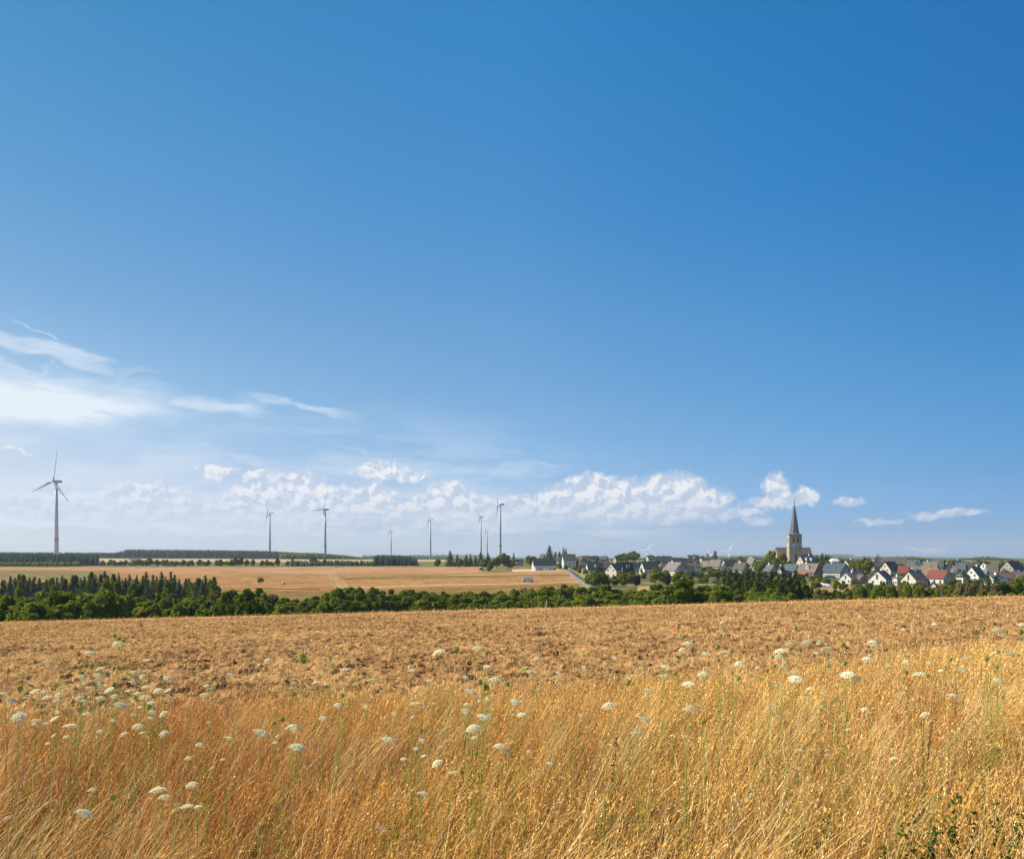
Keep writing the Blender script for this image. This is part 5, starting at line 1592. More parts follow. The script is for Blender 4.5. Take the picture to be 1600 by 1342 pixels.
# ------------------------------------------------------------------ the verge: tall dry grass, straw, umbels
def ribbon_set(base, az, lean, length, width, tone, rng, seg=5, droop=0.6, head=0.0, headw=3.0, curl=None):
    """n curved ribbons as numpy arrays; az = lean heading, lean in radians, droop bends the tip over"""
    n = len(base)
    t = np.linspace(0, 1, seg + 1)
    ang = lean[:, None] + (droop[:, None] if hasattr(droop, 'shape') else droop) * t[None, :] ** 2
    ds = length[:, None] / seg
    hx = np.concatenate([np.zeros((n, 1)), np.cumsum(np.sin(ang[:, 1:]) * ds, 1)], 1)
    hz = np.concatenate([np.zeros((n, 1)), np.cumsum(np.cos(ang[:, 1:]) * ds, 1)], 1)
    side = rng.normal(0, 0.012, (n, seg + 1)) * t
    cx, cy = np.cos(az)[:, None], np.sin(az)[:, None]
    X = base[:, 0:1] + hx * cx - side * cy
    Y = base[:, 1:2] + hx * cy + side * cx
    Z = base[:, 2:3] + hz
    w = width[:, None] * (1 - 0.75 * t[None, :])
    if head:
        hm = (t[None, :] > (1 - head)) * (t[None, :] < 0.999)
        w = np.where(hm, width[:, None] * headw * (1.25 - t[None, :]), w)
    fa = rng.uniform(0, math.pi, n)[:, None]
    ux, uy = np.cos(fa), np.sin(fa)
    V = np.empty((n, seg + 1, 2, 3), dtype=np.float32)
    V[:, :, 0, 0] = X - ux * w / 2; V[:, :, 0, 1] = Y - uy * w / 2; V[:, :, 0, 2] = Z
    V[:, :, 1, 0] = X + ux * w / 2; V[:, :, 1, 1] = Y + uy * w / 2; V[:, :, 1, 2] = Z
    k = np.arange(n)[:, None] * (2 * (seg + 1)) + np.arange(seg)[None, :] * 2
    Q = np.stack([k, k + 1, k + 3, k + 2], -1).reshape(-1, 4)
    C = np.repeat(tone[:, None, :], 2 * (seg + 1), 1).reshape(-1, 3)
    return V.reshape(-1, 3), Q, C, np.stack([X, Y, Z], -1)


def merge(parts):
    V, Q, C, off = [], [], [], 0
    for v, q, c in parts:
        V.append(v); Q.append(q + off); C.append(c); off += len(v)
    return np.concatenate(V), np.concatenate(Q), np.concatenate(C)


def scatter(n, y0, y1, rng, margin=2.2, inside=True):
    """spots over the verge, denser where it is near the viewer"""
    out = []
    need = n
    while need > 0:
        m = int(need * 2.2) + 1000
        y = rng.uniform(y0, y1, m)
        x = rng.uniform(-14, 22, m)
        ok = np.abs(x) < 0.70 * y + margin
        edge = verge_edge(x)
        prob = np.clip((edge - y) / 1.6 + 0.35, 0, 1)
        ok &= rng.random(m) < prob
        p = np.stack([x[ok], y[ok]], 1)[:need]
        out.append(p); need -= len(p)
    return np.concatenate(out)


rng = np.random.default_rng(42)
YMAX = 24.0


def base_of(p, lift=-0.02):
    return np.concatenate([p, (near_z(p[:, 0], p[:, 1]) + lift)[:, None]], 1)


def grass_tone(p, rng, kind):
    """own colour of each stalk: rusty at left and centre, straw yellow towards the right"""
    n = len(p)
    f = fbm(p[:, 0] / 1.3, p[:, 1] / 1.3, 3, 21)
    right = np.clip((p[:, 0] / np.maximum(p[:, 1], 1) + 0.15) / 0.75, 0, 1)
    rust = np.array((0.64, 0.285, 0.080)); gold = np.array((0.80, 0.475, 0.120)); pale = np.array((0.93, 0.71, 0.34))
    r = rng.random(n)
    t = np.clip(0.30 + 0.50 * right + (f - 0.5) * 2.2 + rng.normal(0, 0.22, n), 0, 1)[:, None]
    c = rust * (1 - t) + gold * t
    if kind == 'head':
        c = c * 1.12
    pm = (r < (0.14 + 0.14 * right))[:, None]
    c = np.where(pm, pale, c)
    return c * rng.uniform(0.55, 1.3, (n, 1))


M_grass = toned('dry_grass', transl=0.22)
M_straw = toned('straw', transl=0.1)
WIND = 0.15            # heading of the lean: to the right, a little away
parts = []
# dense understorey, colour darkened to stand for shade between the stalks
N1 = 72000
p = scatter(N1, 1.4, YMAX, rng)
d = p[:, 1]
tall = 0.72 + 0.5 * (fbm(p[:, 0] / 0.9, p[:, 1] / 0.9, 3, 33) - 0.4)
edgef = np.clip((verge_edge(p[:, 0]) - p[:, 1]) / 2.5 + 0.35, 0.25, 1.0)
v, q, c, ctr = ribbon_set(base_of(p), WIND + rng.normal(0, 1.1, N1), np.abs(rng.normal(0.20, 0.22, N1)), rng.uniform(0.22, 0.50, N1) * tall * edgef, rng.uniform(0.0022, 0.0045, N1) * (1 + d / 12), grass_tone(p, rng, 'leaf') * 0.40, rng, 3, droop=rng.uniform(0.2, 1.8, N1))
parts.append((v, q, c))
# flowering stalks with loose heads, growing in tufts that share height, lean and tone
NT_ = 5200
tp = scatter(NT_, 1.7, YMAX, rng)
per = 19
N2 = NT_ * per
ti = np.repeat(np.arange(NT_), per)
spread = (0.035 + 0.05 * rng.random(NT_))[ti][:, None]
p = tp[ti] + rng.normal(0, 1, (N2, 2)) * spread
loose = rng.random(N2) < 0.28
pl_ = scatter(int(loose.sum()), 1.7, YMAX, rng)
p[loose] = pl_
p[:, 1] = np.maximum(p[:, 1], 1.5)
tall = 0.80 + 0.55 * (fbm(p[:, 0] / 0.8, p[:, 1] / 0.8, 3, 37) - 0.4)
edgef = np.clip((verge_edge(p[:, 0]) - p[:, 1]) / 2.0 + 0.45, 0.35, 1.0)
th_ = np.where(loose, 1.0, rng.uniform(0.70, 1.12, NT_)[ti])
ln = rng.uniform(0.60, 0.80, N2) * tall * edgef * th_
tn = grass_tone(p, rng, 'stem') * np.where(loose, 1.0, rng.uniform(0.42, 1.25, NT_)[ti])[:, None]
taz = np.where(loose, WIND + rng.normal(0, 0.7, N2), (WIND + rng.normal(0, 1.0, NT_))[ti] + rng.normal(0, 0.30, N2))
tle = np.where(loose, np.abs(rng.normal(0.25, 0.16, N2)), np.abs(rng.normal(0.21, 0.16, NT_))[ti] + rng.normal(0, 0.12, N2))
tdr = np.where(loose, rng.uniform(0.1, 0.9, N2), rng.uniform(0.0, 0.8, NT_)[ti] + rng.uniform(0, .25, N2))
v, q, c, ctr = ribbon_set(base_of(p), taz, tle, ln, rng.uniform(0.0018, 0.0032, N2) * (1 + p[:, 1] / 16), tn, rng, 5, droop=tdr)
parts.append((v, q, c))
# spikelets along the upper part of each stalk
htone = tn * 1.12 * rng.uniform(.8, 1.25, (N2, 1))
near = p[:, 1]
for k in range(7):
    sel = np.ones(N2, bool) if k < 3 else (near < (9.5 - k))
    idx = np.where(sel)[0]
    f = 0.66 + 0.34 * (k + rng.random(len(idx))) / (7 if False else 7)
    if k < 3:
        f = np.where(near[idx] < 6, f, 0.66 + 0.34 * rng.random(len(idx)))
    s = f * 5; i0 = np.clip(s.astype(int), 0, 4); fr = (s - i0)[:, None]
    P0 = ctr[idx, i0] * (1 - fr) + ctr[idx, i0 + 1] * fr
    D0 = ctr[idx, i0 + 1] - ctr[idx, i0]
    D0 /= np.linalg.norm(D0, axis=1)[:, None] + 1e-6
    R0 = rng.normal(0, 1, (len(idx), 3)); S0 = np.cross(D0, R0); S0 /= np.linalg.norm(S0, axis=1)[:, None] + 1e-6
    scale = (1 + np.maximum(near[idx] - 4, 0) / 7)[:, None]
    L = rng.uniform(0.014, 0.032, (len(idx), 1)) * scale ** .5
    Wd = rng.uniform(0.0013, 0.0027, (len(idx), 1)) * scale
    ax = D0 * 0.95 + S0 * rng.uniform(0.05, 0.40, (len(idx), 1))
    cr_ = np.cross(ax, R0); cr_ /= np.linalg.norm(cr_, axis=1)[:, None] + 1e-6
    V = np.stack([P0, P0 + ax * L * .5 + cr_ * Wd, P0 + ax * L, P0 + ax * L * .5 - cr_ * Wd], 1).reshape(-1, 3)
    parts.append((V, np.arange(len(idx) * 4).reshape(-1, 4), np.repeat(htone[idx] * rng.uniform(.85, 1.2, (len(idx), 1)), 4, 0)))
V, Q, C = merge(parts)
gr = link('meadow_grass', np_mesh('meadow_grass', V, Q, col=C, mat=M_grass))
tag(gr, 'tall dry golden and rusty grass filling the foreground verge', 'grass', kind='stuff')
# long pale bent straws
N3 = 7500
p = scatter(N3, 1.9, 13, rng)
cl_ = rng.random((44, 2)) * np.array([9, 5]) + np.array([-4.5, 2.4])
m_ = rng.random(N3) < 0.38
ci = rng.integers(0, len(cl_), N3)
p[m_] = cl_[ci[m_]] + rng.normal(0, 0.07, (m_.sum(), 2))
az_c = WIND + rng.normal(0, 0.35, len(cl_))
az_ = np.where(m_, az_c[ci] + rng.normal(0, .12, N3), WIND + rng.normal(0, 1.0, N3))
pl = np.array((0.82, 0.58, 0.25))[None, :] * rng.uniform(0.70, 1.1, (N3, 1))
v, q, c, ctr = ribbon_set(base_of(p), az_, np.where(m_, rng.uniform(.25, .6, N3), np.abs(rng.normal(0.34, 0.24, N3))), rng.uniform(0.60, 0.95, N3), rng.uniform(0.0026, 0.0046, N3), pl, rng, 8, droop=rng.uniform(0.0, 0.9, N3), head=0.22, headw=2.2)
st = link('bent_straws', np_mesh('bent_straws', v, q, col=c, mat=M_grass))
tag(st, 'long pale bent straws standing out of the dry grass', 'straw', kind='stuff')
# green blades and low weeds in patches
N4 = 9000
p = scatter(N4, 1.6, 11, rng)
f = fbm(p[:, 0] / 0.7, p[:, 1] / 0.7, 3, 51)
p = p[(f > 0.56)]
N4 = len(p)
gn = np.array((0.17, 0.21, 0.035))[None, :] * rng.uniform(0.6, 1.5, (N4, 1))
v, q, c, ctr = ribbon_set(base_of(p), rng.uniform(0, 6.28, N4), np.abs(rng.normal(0.2, 0.2, N4)), rng.uniform(0.30, 0.66, N4), rng.uniform(0.002, 0.0045, N4), gn, rng, 4, droop=rng.uniform(0.1, 1.2, N4))
gg_ = link('green_blades', np_mesh('green_blades', v, q, col=c, mat=toned('green_grass', transl=0.4)))
tag(gg_, 'scattered green grass blades among the dry stalks', 'grass', kind='stuff')

# straw and stubble over the harrowed field
N5 = 115000
u = rng.random(N5)
y = 7.0 * (EDGE / 7.0) ** u
y = np.where(rng.random(N5) < 0.5, np.sqrt(rng.uniform(7.0 ** 2, EDGE ** 2, N5)), y)
x = rng.uniform(-1, 1, N5) * (0.70 * y + 2)
keep = (y > verge_edge(x) - 1.5)
x, y = x[keep], y[keep]
n5 = len(x)


def soil_z(x, y):
    c1 = fbm(x / 0.16, y / 0.16, 4, 1, 0.6); c2 = fbm(x / 0.45, y / 0.38, 3, 6)
    r = 1 - np.abs(2 * c1 - 1)
    return near_z(x, y) + 0.24 * (c2 - 0.5) + 0.13 * (r - 0.6) + 0.16 * (c1 - 0.5)


up = rng.random(n5)
base = np.stack([x, y, soil_z(x, y) + rng.uniform(-0.01, 0.04, n5)], 1)
cl2 = fbm(x / 1.7, y / 1.7, 3, 12)
ton = np.array((0.90, 0.60, 0.25))[None, :] * rng.uniform(0.45, 1.15, (n5, 1)) * np.array([1, 1, 1])
ton = np.where((rng.random(n5) < .25)[:, None], np.array((0.42, 0.21, 0.085))[None, :] * rng.uniform(.7, 1.2, (n5, 1)), ton)
grow = 1 + y / 26
v, q, c, _c = ribbon_set(base, rng.uniform(0, 6.28, n5), np.where(up < .35, np.abs(rng.normal(.3, .3, n5)), rng.uniform(1.1, 1.75, n5)), rng.uniform(0.06, 0.22, n5) * np.where(up < .35, .8, 1.2), rng.uniform(0.005, 0.013, n5) * grow, ton, rng, 2, droop=rng.normal(0, .3, n5))
so = link('straw_litter', np_mesh('straw_litter', v, q, col=c, mat=M_straw))
tag(so, 'broken straw and stubble strewn over the harrowed field', 'straw', kind='stuff')

# ------------------------------------------------------------------ umbel flowers and weeds
M_petal = foliage('umbel_white', (0.90, 0.87, 0.66), (0.96, 0.94, 0.78), 0.4, 0.0, tint=(1.05, 1.05, 0.9))
M_petal2 = foliage('umbel_greenish', (0.45, 0.55, 0.20), (0.66, 0.72, 0.36), 0.25, 0.0)
M_petalp = foliage('umbel_pinkish', (0.68, 0.54, 0.48), (0.80, 0.68, 0.60), 0.3, 0.0, tint=(1, 1, 1))
M_cup = foliage('seed_cup_green', (0.30, 0.35, 0.08), (0.60, 0.60, 0.22), 0.4, 0.0)
M_tan = foliage('dry_umbel', (0.40, 0.27, 0.13), (0.58, 0.42, 0.22), 0.2, 0.0)
M_brn = foliage('yarrow_brown', (0.24, 0.13, 0.085), (0.44, 0.29, 0.19), 0.1, 0.0)
M_stemg = surf('flower_stem', (0.27, 0.34, 0.06), .8, .15, 8, col2=(0.36, 0.30, 0.08))
M_stemb = surf('dry_stem', (0.36, 0.21, 0.10), .8, .15, 8)
M_leafg = foliage('flower_leaf', (0.17, 0.24, 0.03), (0.32, 0.38, 0.07), 0.35, 0.0)


def umbel_mesh(name, seed, mat, dome=0.22, rays=54, flor=24, spread=1.0):
    """flat lacy flower head, diameter 1, stem joins at the origin"""
    rng = np.random.default_rng(seed)
    V, Q, T, off = [], [], [], 0
    pts = []
    for i in range(rays):
        r = 0.5 * math.sqrt((i + .5) / rays) * spread
        a = i * 2.39996 + rng.uniform(-.2, .2)
        pts.append((r * math.cos(a), r * math.sin(a), 0.24 + dome * (1 - (2 * r) ** 2) * .7 + rng.normal(0, .012), r))
    for x, y, z, r in pts:
        w = .006
        V += [(-w, 0, 0), (w, 0, 0), (x + w, y, z), (x - w, y, z)]; Q.append((off, off + 1, off + 2, off + 3)); T += [0.0] * 4; off += 4
        for k in range(flor):
            a = rng.uniform(0, 6.28); rr = 0.068 * math.sqrt(rng.random())
            cx, cy, cz = x + rr * math.cos(a), y + rr * math.sin(a), z + .02 - rr * .25 + rng.normal(0, .006)
            s = rng.uniform(.020, .036); b = rng.uniform(0, 1.57)
            tl = rng.normal(0, .45, 2)
            for q_ in range(4):
                an = b + q_ * math.pi / 2
                dx_, dy_ = s * math.cos(an), s * math.sin(an)
                V.append((cx + dx_, cy + dy_, cz + dx_ * tl[0] + dy_ * tl[1]))
            Q.append((off, off + 1, off + 2, off + 3)); T += [rng.random()] * 4; off += 4
    T = np.array(T)
    return np_mesh(name, V, Q, col=np.stack([T] * 3, 1), mat=mat)


def cup_mesh(name, seed, mat, rays=46, tall=0.95):
    """closed nest-shaped seed head, diameter 1"""
    rng = np.random.default_rng(seed)
    V, Q, T, off = [], [], [], 0
    for i in range(rays):
        a = i * 2.39996; q = (i + .5) / rays
        pr = []
        R = 0.46 * (0.35 + .65 * math.sqrt(q))
        for t in (0, .35, .7, 1.0):
            rad = R * math.sin(min(1.0, t * 1.15) * 2.1) * (1.05 if t < .9 else .8)
            pr.append((rad * math.cos(a), rad * math.sin(a), tall * t * (1.08 - .35 * q * (t > .6)) * .9))
        w = .035
        px_, py_ = -math.sin(a) * w, math.cos(a) * w
        for (x, y, z) in pr:
            V += [(x - px_, y - py_, z), (x + px_, y + py_, z)]
        for k in range(3):
            Q.append((off + 2 * k, off + 2 * k + 1, off + 2 * k + 3, off + 2 * k + 2))
        T += [rng.random()] * 8; off += 8
        x, y, z = pr[-1]
        for k in range(7):
            s = .045; c0 = (x + rng.normal(0, .04), y + rng.normal(0, .04), z + rng.normal(0, .035))
            U = rng.normal(0, 1, 3); U /= np.linalg.norm(U); W = np.cross(U, rng.normal(0, 1, 3)); W /= np.linalg.norm(W)
            c0 = np.array(c0)
            V += [tuple(c0 + U * s), tuple(c0 + W * s), tuple(c0 - U * s), tuple(c0 - W * s)]
            Q.append((off, off + 1, off + 2, off + 3)); T += [rng.random()] * 4; off += 4
    for k in range(10):       # bracts below
        a = k * .628
        V += [(.02 * math.cos(a), .02 * math.sin(a), 0), (.4 * math.cos(a + .05), .4 * math.sin(a + .05), -.04), (.55 * math.cos(a), .55 * math.sin(a), .05), (.4 * math.cos(a - .05), .4 * math.sin(a - .05), -.04)]
        Q.append((off, off + 1, off + 2, off + 3)); T += [.5] * 4; off += 4
    T = np.array(T)
    return np_mesh(name, V, Q, col=np.stack([T] * 3, 1), mat=mat)


HD = {'W': [umbel_mesh('flower_head', 1 + i, M_petal, dome=(.25, .45, .35, .6)[i]) for i in range(4)],
      'G': [cup_mesh('seed_head', 11 + i, M_cup, tall=(.95, 1.1, .8)[i]) for i in range(3)],
      'L': [umbel_mesh('flower_head', 21 + i, M_petal2, dome=.25, flor=10) for i in range(2)],
      'P': [umbel_mesh('flower_head', 31, M_petalp, dome=.3, rays=22, flor=12)],
      'T': [umbel_mesh('flower_head', 41, M_tan, dome=-.15, rays=20, flor=6)],
      'B': [umbel_mesh('flower_head', 51, M_brn, dome=.12, rays=16, flor=14)]}
WORD = {'W': 'white', 'G': 'green', 'L': 'lime', 'P': 'pinkish', 'T': 'tan', 'B': 'brown'}
# heads as they stand in the photo: column, row, size in photo pixels, kind
HEADS = """72,1037,15W 139,1021,17W 185,1007,17W 181,995,8G 183,1000,10G 192,1002,8G 207,996,6G 113,1012,11G 230,1031,11W 257,1031,6G 14,1030,10L 29,1053,9L 126,1042,8G 143,1044,10G
156,1036,8G 194,1030,6G 177,1045,9G 188,1045,9G 158,1045,12W 170,1052,13W 171,1055,9G 152,1057,15W 126,1060,14W 209,1052,13W 224,1057,10W 232,1057,7G 251,1058,8G 262,1060,13W 96,1057,8G 206,1066,12W
232,1066,8G 243,1066,9W 153,1068,11W 157,1072,15W 124,1072,8W 140,1074,12W 172,1077,15W 202,1079,13W 229,1073,14W 248,1079,14W 263,1078,11W 32,1078,13G 56,1079,14W 70,1081,12W 96,1074,13L 5,1083,11W
42,1089,10W 74,1090,14W 63,1093,10W 94,1086,13W 88,1095,15W 125,1091,11W 130,1097,11W 157,1090,14W 180,1088,11W 187,1101,18W 216,1083,10W 205,1093,9W 214,1092,9G 227,1090,18W 237,1098,12W 232,1107,11G
219,1105,10W 237,1113,11W 18,1095,11W 54,1094,7G 30,1120,20W 56,1125,12W 57,1131,12W 70,1131,12W 87,1122,14W 90,1113,11W 118,1115,9W 135,1115,13W 108,1133,17W 118,1134,12W 156,1144,11W 176,1126,9W
210,1117,10W 234,1122,12W 258,1115,13W 216,1136,17W 223,1144,9W 196,1147,11W 257,1146,13W 263,1138,5G 85,1149,8W 104,1151,10W 75,1161,6W
361,1054,13W 319,1086,13W 323,1071,8W 332,1062,8G 336,1007,6G 389,1036,9L 405,1039,7W 481,1021,11P 501,1022,10P 477,1032,18G 516,1030,7G 515,1042,11P 520,1049,7G 459,1067,12P 454,1075,8W 457,1086,8G
478,1089,7G 510,1069,9W 535,1083,11W 536,1087,9G 528,1103,14W 505,1124,15W 441,1125,12G 406,1144,26W 457,1139,22W 463,1167,23W 430,1160,9W 358,1153,15W 312,1164,13W 295,1185,11W 311,1156,8G 291,1124,10L
248,1234,22W 257,1246,18W 301,1228,19W 292,1259,17W 309,1261,15W 128,1271,26W 179,1247,14G 144,1235,12W 276,1257,15L 275,1265,15L 353,1105,10B 13,1277,15P
687,1019,20W 713,1017,13G 746,1014,17W 760,1022,7G 784,1025,8W 800,1019,5G 761,1041,11W 539,1046,13W 560,1053,8G 580,1062,12W 727,1058,10W 773,1063,20W 795,1070,10G 733,1080,20W 758,1075,16G 751,1068,11G
650,1099,18W 661,1105,12W 726,1112,16W 755,1120,22W 741,1140,23W 804,1096,16W 815,1116,13W 606,1156,23W 658,1143,12G 659,1158,12W 615,1116,12W 572,1105,12W 780,1166,18W 790,1175,15W 686,1193,18W
709,1207,16W 709,1194,13T 660,1240,17W 694,1242,9T 594,1294,13P 839,1029,9W 839,1063,5G 819,1044,12L 867,1058,13L 858,1192,6W 952,1104,20W 980,1069,11G 1013,1079,18W 1003,1123,19W 994,1145,17W
1038,1058,17W 1054,1053,9G 1039,1041,14W 1001,1035,10W 954,997,7W 906,984,5G 958,985,4G 1046,996,8W 1066,997,10G 1038,1012,5G 996,1028,5G 960,1028,10W 1067,1015,10W 1061,1022,9W
1075,1007,19W 1119,1012,12G 1130,973,9W 1162,968,6G 1244,983,9G 1131,1019,14W 1144,1019,8G 1220,1017,17W 1206,1027,9G 1217,1027,13W 1234,1008,14W 1245,1021,11W 1261,1006,17W 1280,1003,8W 1293,1015,19W
1318,1009,11G 1321,1037,11G 1295,1042,9G 1223,1041,16W 1211,1041,8G 1239,1052,16W 1242,1060,20W 1324,1053,19W 1337,1061,13W 1212,1072,13W 1189,1060,14L 1151,1068,9L 1145,1052,7G 1099,1054,16W 1155,1037,12W
1076,1068,18W 1078,1109,20W 1072,1151,12W 1266,1076,11W 1259,1089,12L 1282,1106,14L 1187,1111,10T 1192,1093,9L 1130,1097,7L 1363,1006,17W 1355,1030,15W 1389,1001,6W 1412,984,8W 1437,973,6G 1442,1001,6G
1469,1005,7G 1451,1035,9W 1437,1054,20W 1448,1056,9G 1398,1014,5G 1374,981,5G 1460,975,7W 1501,974,6G 1524,986,7G 1537,984,9G 1558,986,15W 1565,993,11W 1574,987,8G 1595,989,12G 1596,976,8W 1583,1021,19W
1561,1019,7G 1553,1020,9W 1509,1030,12W 1504,1047,16W 1541,1031,10G 1559,1043,8G 1558,1063,14W 1542,1072,8L 1489,1087,14W 1447,1117,14W 1477,1047,5G 1470,1047,7W 1484,1032,7G 1483,1149,12T 1326,1139,8W
10,1152,11B 40,1160,11B 52,1149,9B 22,1192,10B 70,1195,10B 33,1208,13B 80,1208,9B 118,1212,12B 92,1215,9B 110,1172,9B 390,1160,14B 372,1158,10B 270,1182,12B 222,1200,11B 262,1190,10B 560,1165,12B 548,1175,12B 575,1160,10B
555,1188,11B 590,1195,10B 500,1195,10B 1480,1055,12B 1500,1068,11B 1468,1064,10B 480,1155,12B 495,1165,12B 215,1222,10B 290,1205,9B 150,1170,9B 13,1150,9B"""
hs = []
for t in HEADS.split():
    a, b, c_ = t.split(',')
    hs.append([float(a), float(b), float(c_[:-1]), c_[-1]])
frng = random.Random(5)
for i in range(64):      # the many small heads farther back
    hs.append([frng.uniform(285, 1590), 1000 + 190 * frng.random() ** 1.3 - 0, frng.uniform(6, 10.5), frng.choice('WWWWLWG')])
hs.sort(key=lambda h: (h[0], h[1]))
used = [False] * len(hs)
plants = []
for i, h in enumerate(hs):
    if used[i]: continue
    grp = [h]; used[i] = True
    for j in range(i + 1, len(hs)):
        if used[j] or len(grp) >= 3: continue
        o = hs[j]
        if abs(o[0] - h[0]) < 17 and abs(o[1] - h[1]) < 20 and ((o[3] == 'B') == (h[3] == 'B')) and 0.6 < o[2] / h[2] < 1.7:
            grp.append(o); used[j] = True
    plants.append(grp)


def head_place(px, py, size, hh_):
    """distance ahead at which a flower hh_ metres above the ground shows in that row"""
    lo, hi = 1.5, 40.0
    for _ in range(40):
        m_ = (lo + hi) / 2
        z = hgt(py, m_)
        x = (px - 800) / F * m_
        if z - float(near_z(np.array([x]), np.array([m_]))[0]) > hh_: lo = m_
        else: hi = m_
    return (lo + hi) / 2


FL = [(0, 'the left edge'), (88, 'the nearest turbine line'), (200, 'the cluster middle'), (290, 'the dense left cluster'), (421, 'the second turbine line'), (508, 'the third turbine line'),
      (611, 'the fourth turbine line'), (672, 'the fifth turbine line'), (781, 'the tall turbine line'), (902, 'the road line'), (1028, 'the yellow tree line'),
      (1120, 'the pink roof line'), (1241, 'the church line'), (1340, 'the bungalow line'), (1430, 'the awning house line'), (1522, 'the brightest gable line')]

plants.sort(key=lambda g_: (min(h[1] for h in g_)))
info = []
for g_ in plants:
    px = sum(h[0] for h in g_) / len(g_); py = min(h[1] for h in g_)
    tier = 'uppermost' if py < 1040 else 'upper' if py < 1080 else 'middle' if py < 1130 else 'lower' if py < 1200 else 'lowest'
    lm = [l for l in FL if l[0] <= px][-1][1] if px >= 0 else FL[0][1]
    info.append((px, tier, lm))
order = sorted(range(len(plants)), key=lambda i: info[i][0])
cnt = {}
lab = {}
for i in order:
    px, tier, lm = info[i]
    kd = ', '.join(sorted({WORD[h[3]] for h in plants[i]}))
    nh = len(plants[i])
    key = (kd, nh, tier, lm)
    cnt[key] = cnt.get(key, 0) + 1
    nm = {1: 'one', 2: 'two', 3: 'three'}[nh]
    lab[i] = f"plant with {nm} {kd} head{'s' if nh > 1 else ''}, {tier} tier, {ORD[cnt[key] - 1]} right of {lm}"


def bez(a, b, c, t):
    return a * (1 - t) ** 2 + b * 2 * t * (1 - t) + c * t * t


for i, g_ in enumerate(plants):
    px = sum(h[0] for h in g_) / len(g_)
    py = sum(h[1] for h in g_) / len(g_)
    brown = g_[0][3] == 'B'
    sz = sum(h[2] for h in g_) / len(g_)
    want = (0.064 if g_[0][3] != 'G' else .042) * F / sz
    best = None
    for hh_ in (0.62, .68, .74, .80, .86, .92, .98, 1.04, 1.1):
        if brown and hh_ > .8: break
        Dh = head_place(px, py, sz, hh_)
        e_ = abs(math.log(Dh / want)) + abs(hh_ - .86) * 1.2
        if best is None or e_ < best[0]: best = (e_, Dh, hh_)
    Dh = best[1]
    gx = (px - 800) / F * Dh
    lean = frng.uniform(-.02, .14)
    bx_, by_ = gx - lean, Dh + frng.uniform(-.08, .08)
    bz_ = float(near_z(np.array([bx_]), np.array([by_]))[0]) - .02
    root = empty('yarrow_plant' if brown else 'umbel_flower', (bx_, by_, bz_))
    sm = MB()
    hp = []
    for h in g_:
        dd = Dh + frng.uniform(-.05, .05)
        hp.append((Vector(((h[0] - 800) / F * dd - bx_, dd - by_, hgt(h[1], dd) - bz_)), h, dd))
    zmin = min(p_.z for p_, _h, _d in hp)
    cxm = sum(p_.x for p_, _h, _d in hp) / len(hp); cym = sum(p_.y for p_, _h, _d in hp) / len(hp)
    node = Vector((cxm * .62, cym * .62, max(.15, zmin * .62)))
    r0 = .0022
    a0_, b0_ = Vector((0, 0, 0)), Vector((cxm * .2, cym * .2, node.z * .5))
    prev = a0_
    for k_ in range(1, 4):
        q_ = bez(a0_, b0_, node, k_ / 3)
        sm.tube(prev, q_, r0 * (1.2 - .1 * k_), r0 * (1.1 - .1 * k_), 5, False)
        prev = q_
    for p_, h, dd in hp:
        mid = Vector((node.x + (p_.x - node.x) * .35, node.y + (p_.y - node.y) * .35, node.z + (p_.z - node.z) * .6))
        pr_ = node
        for k_ in range(1, 4):
            q_ = bez(node, mid, p_ - Vector((0, 0, .006)), k_ / 3)
            sm.tube(pr_, q_, r0 * .8, r0 * .6, 5, False)
            pr_ = q_
        dia = min(max(h[2] * dd / F * 1.08, .030), .125)
        hd = link('seed_head' if h[3] == 'G' else 'flower_head', frng.choice(HD[h[3]]), root)
        hd.location = p_ - Vector((0, 0, dia * .25))
        if h[3] == 'G': dia *= .82
        hd.scale = (dia, dia, dia * (1.0 if h[3] == 'G' else .85))
        hd.rotation_euler = (frng.uniform(-.05, .45), frng.uniform(-.5, .12), frng.uniform(0, 6.28))
    sm.build('stem', M_stemg if not brown else M_stemb, root)
    if not brown:
        lrng = np.random.default_rng(i + 900)
        n_ = 54
        tt = lrng.uniform(.35, 1.0, n_)
        P_ = np.array([tuple(bez(a0_, b0_, node, t_)) for t_ in tt]) + lrng.normal(0, .016, (n_, 3))
        Vv, Qq = leaf_cards(P_, lrng.normal(0, 1, (n_, 3)), .014, lrng, 0.22)
        tn_ = np.repeat(lrng.random(n_), 4)
        link('foliage', np_mesh('foliage', Vv, Qq, col=np.stack([tn_] * 3, 1), mat=M_leafg), root)
    tag(root, lab[i], 'wildflower', 'wild umbel flowers in the verge' if not brown else 'brown yarrow heads in the verge')


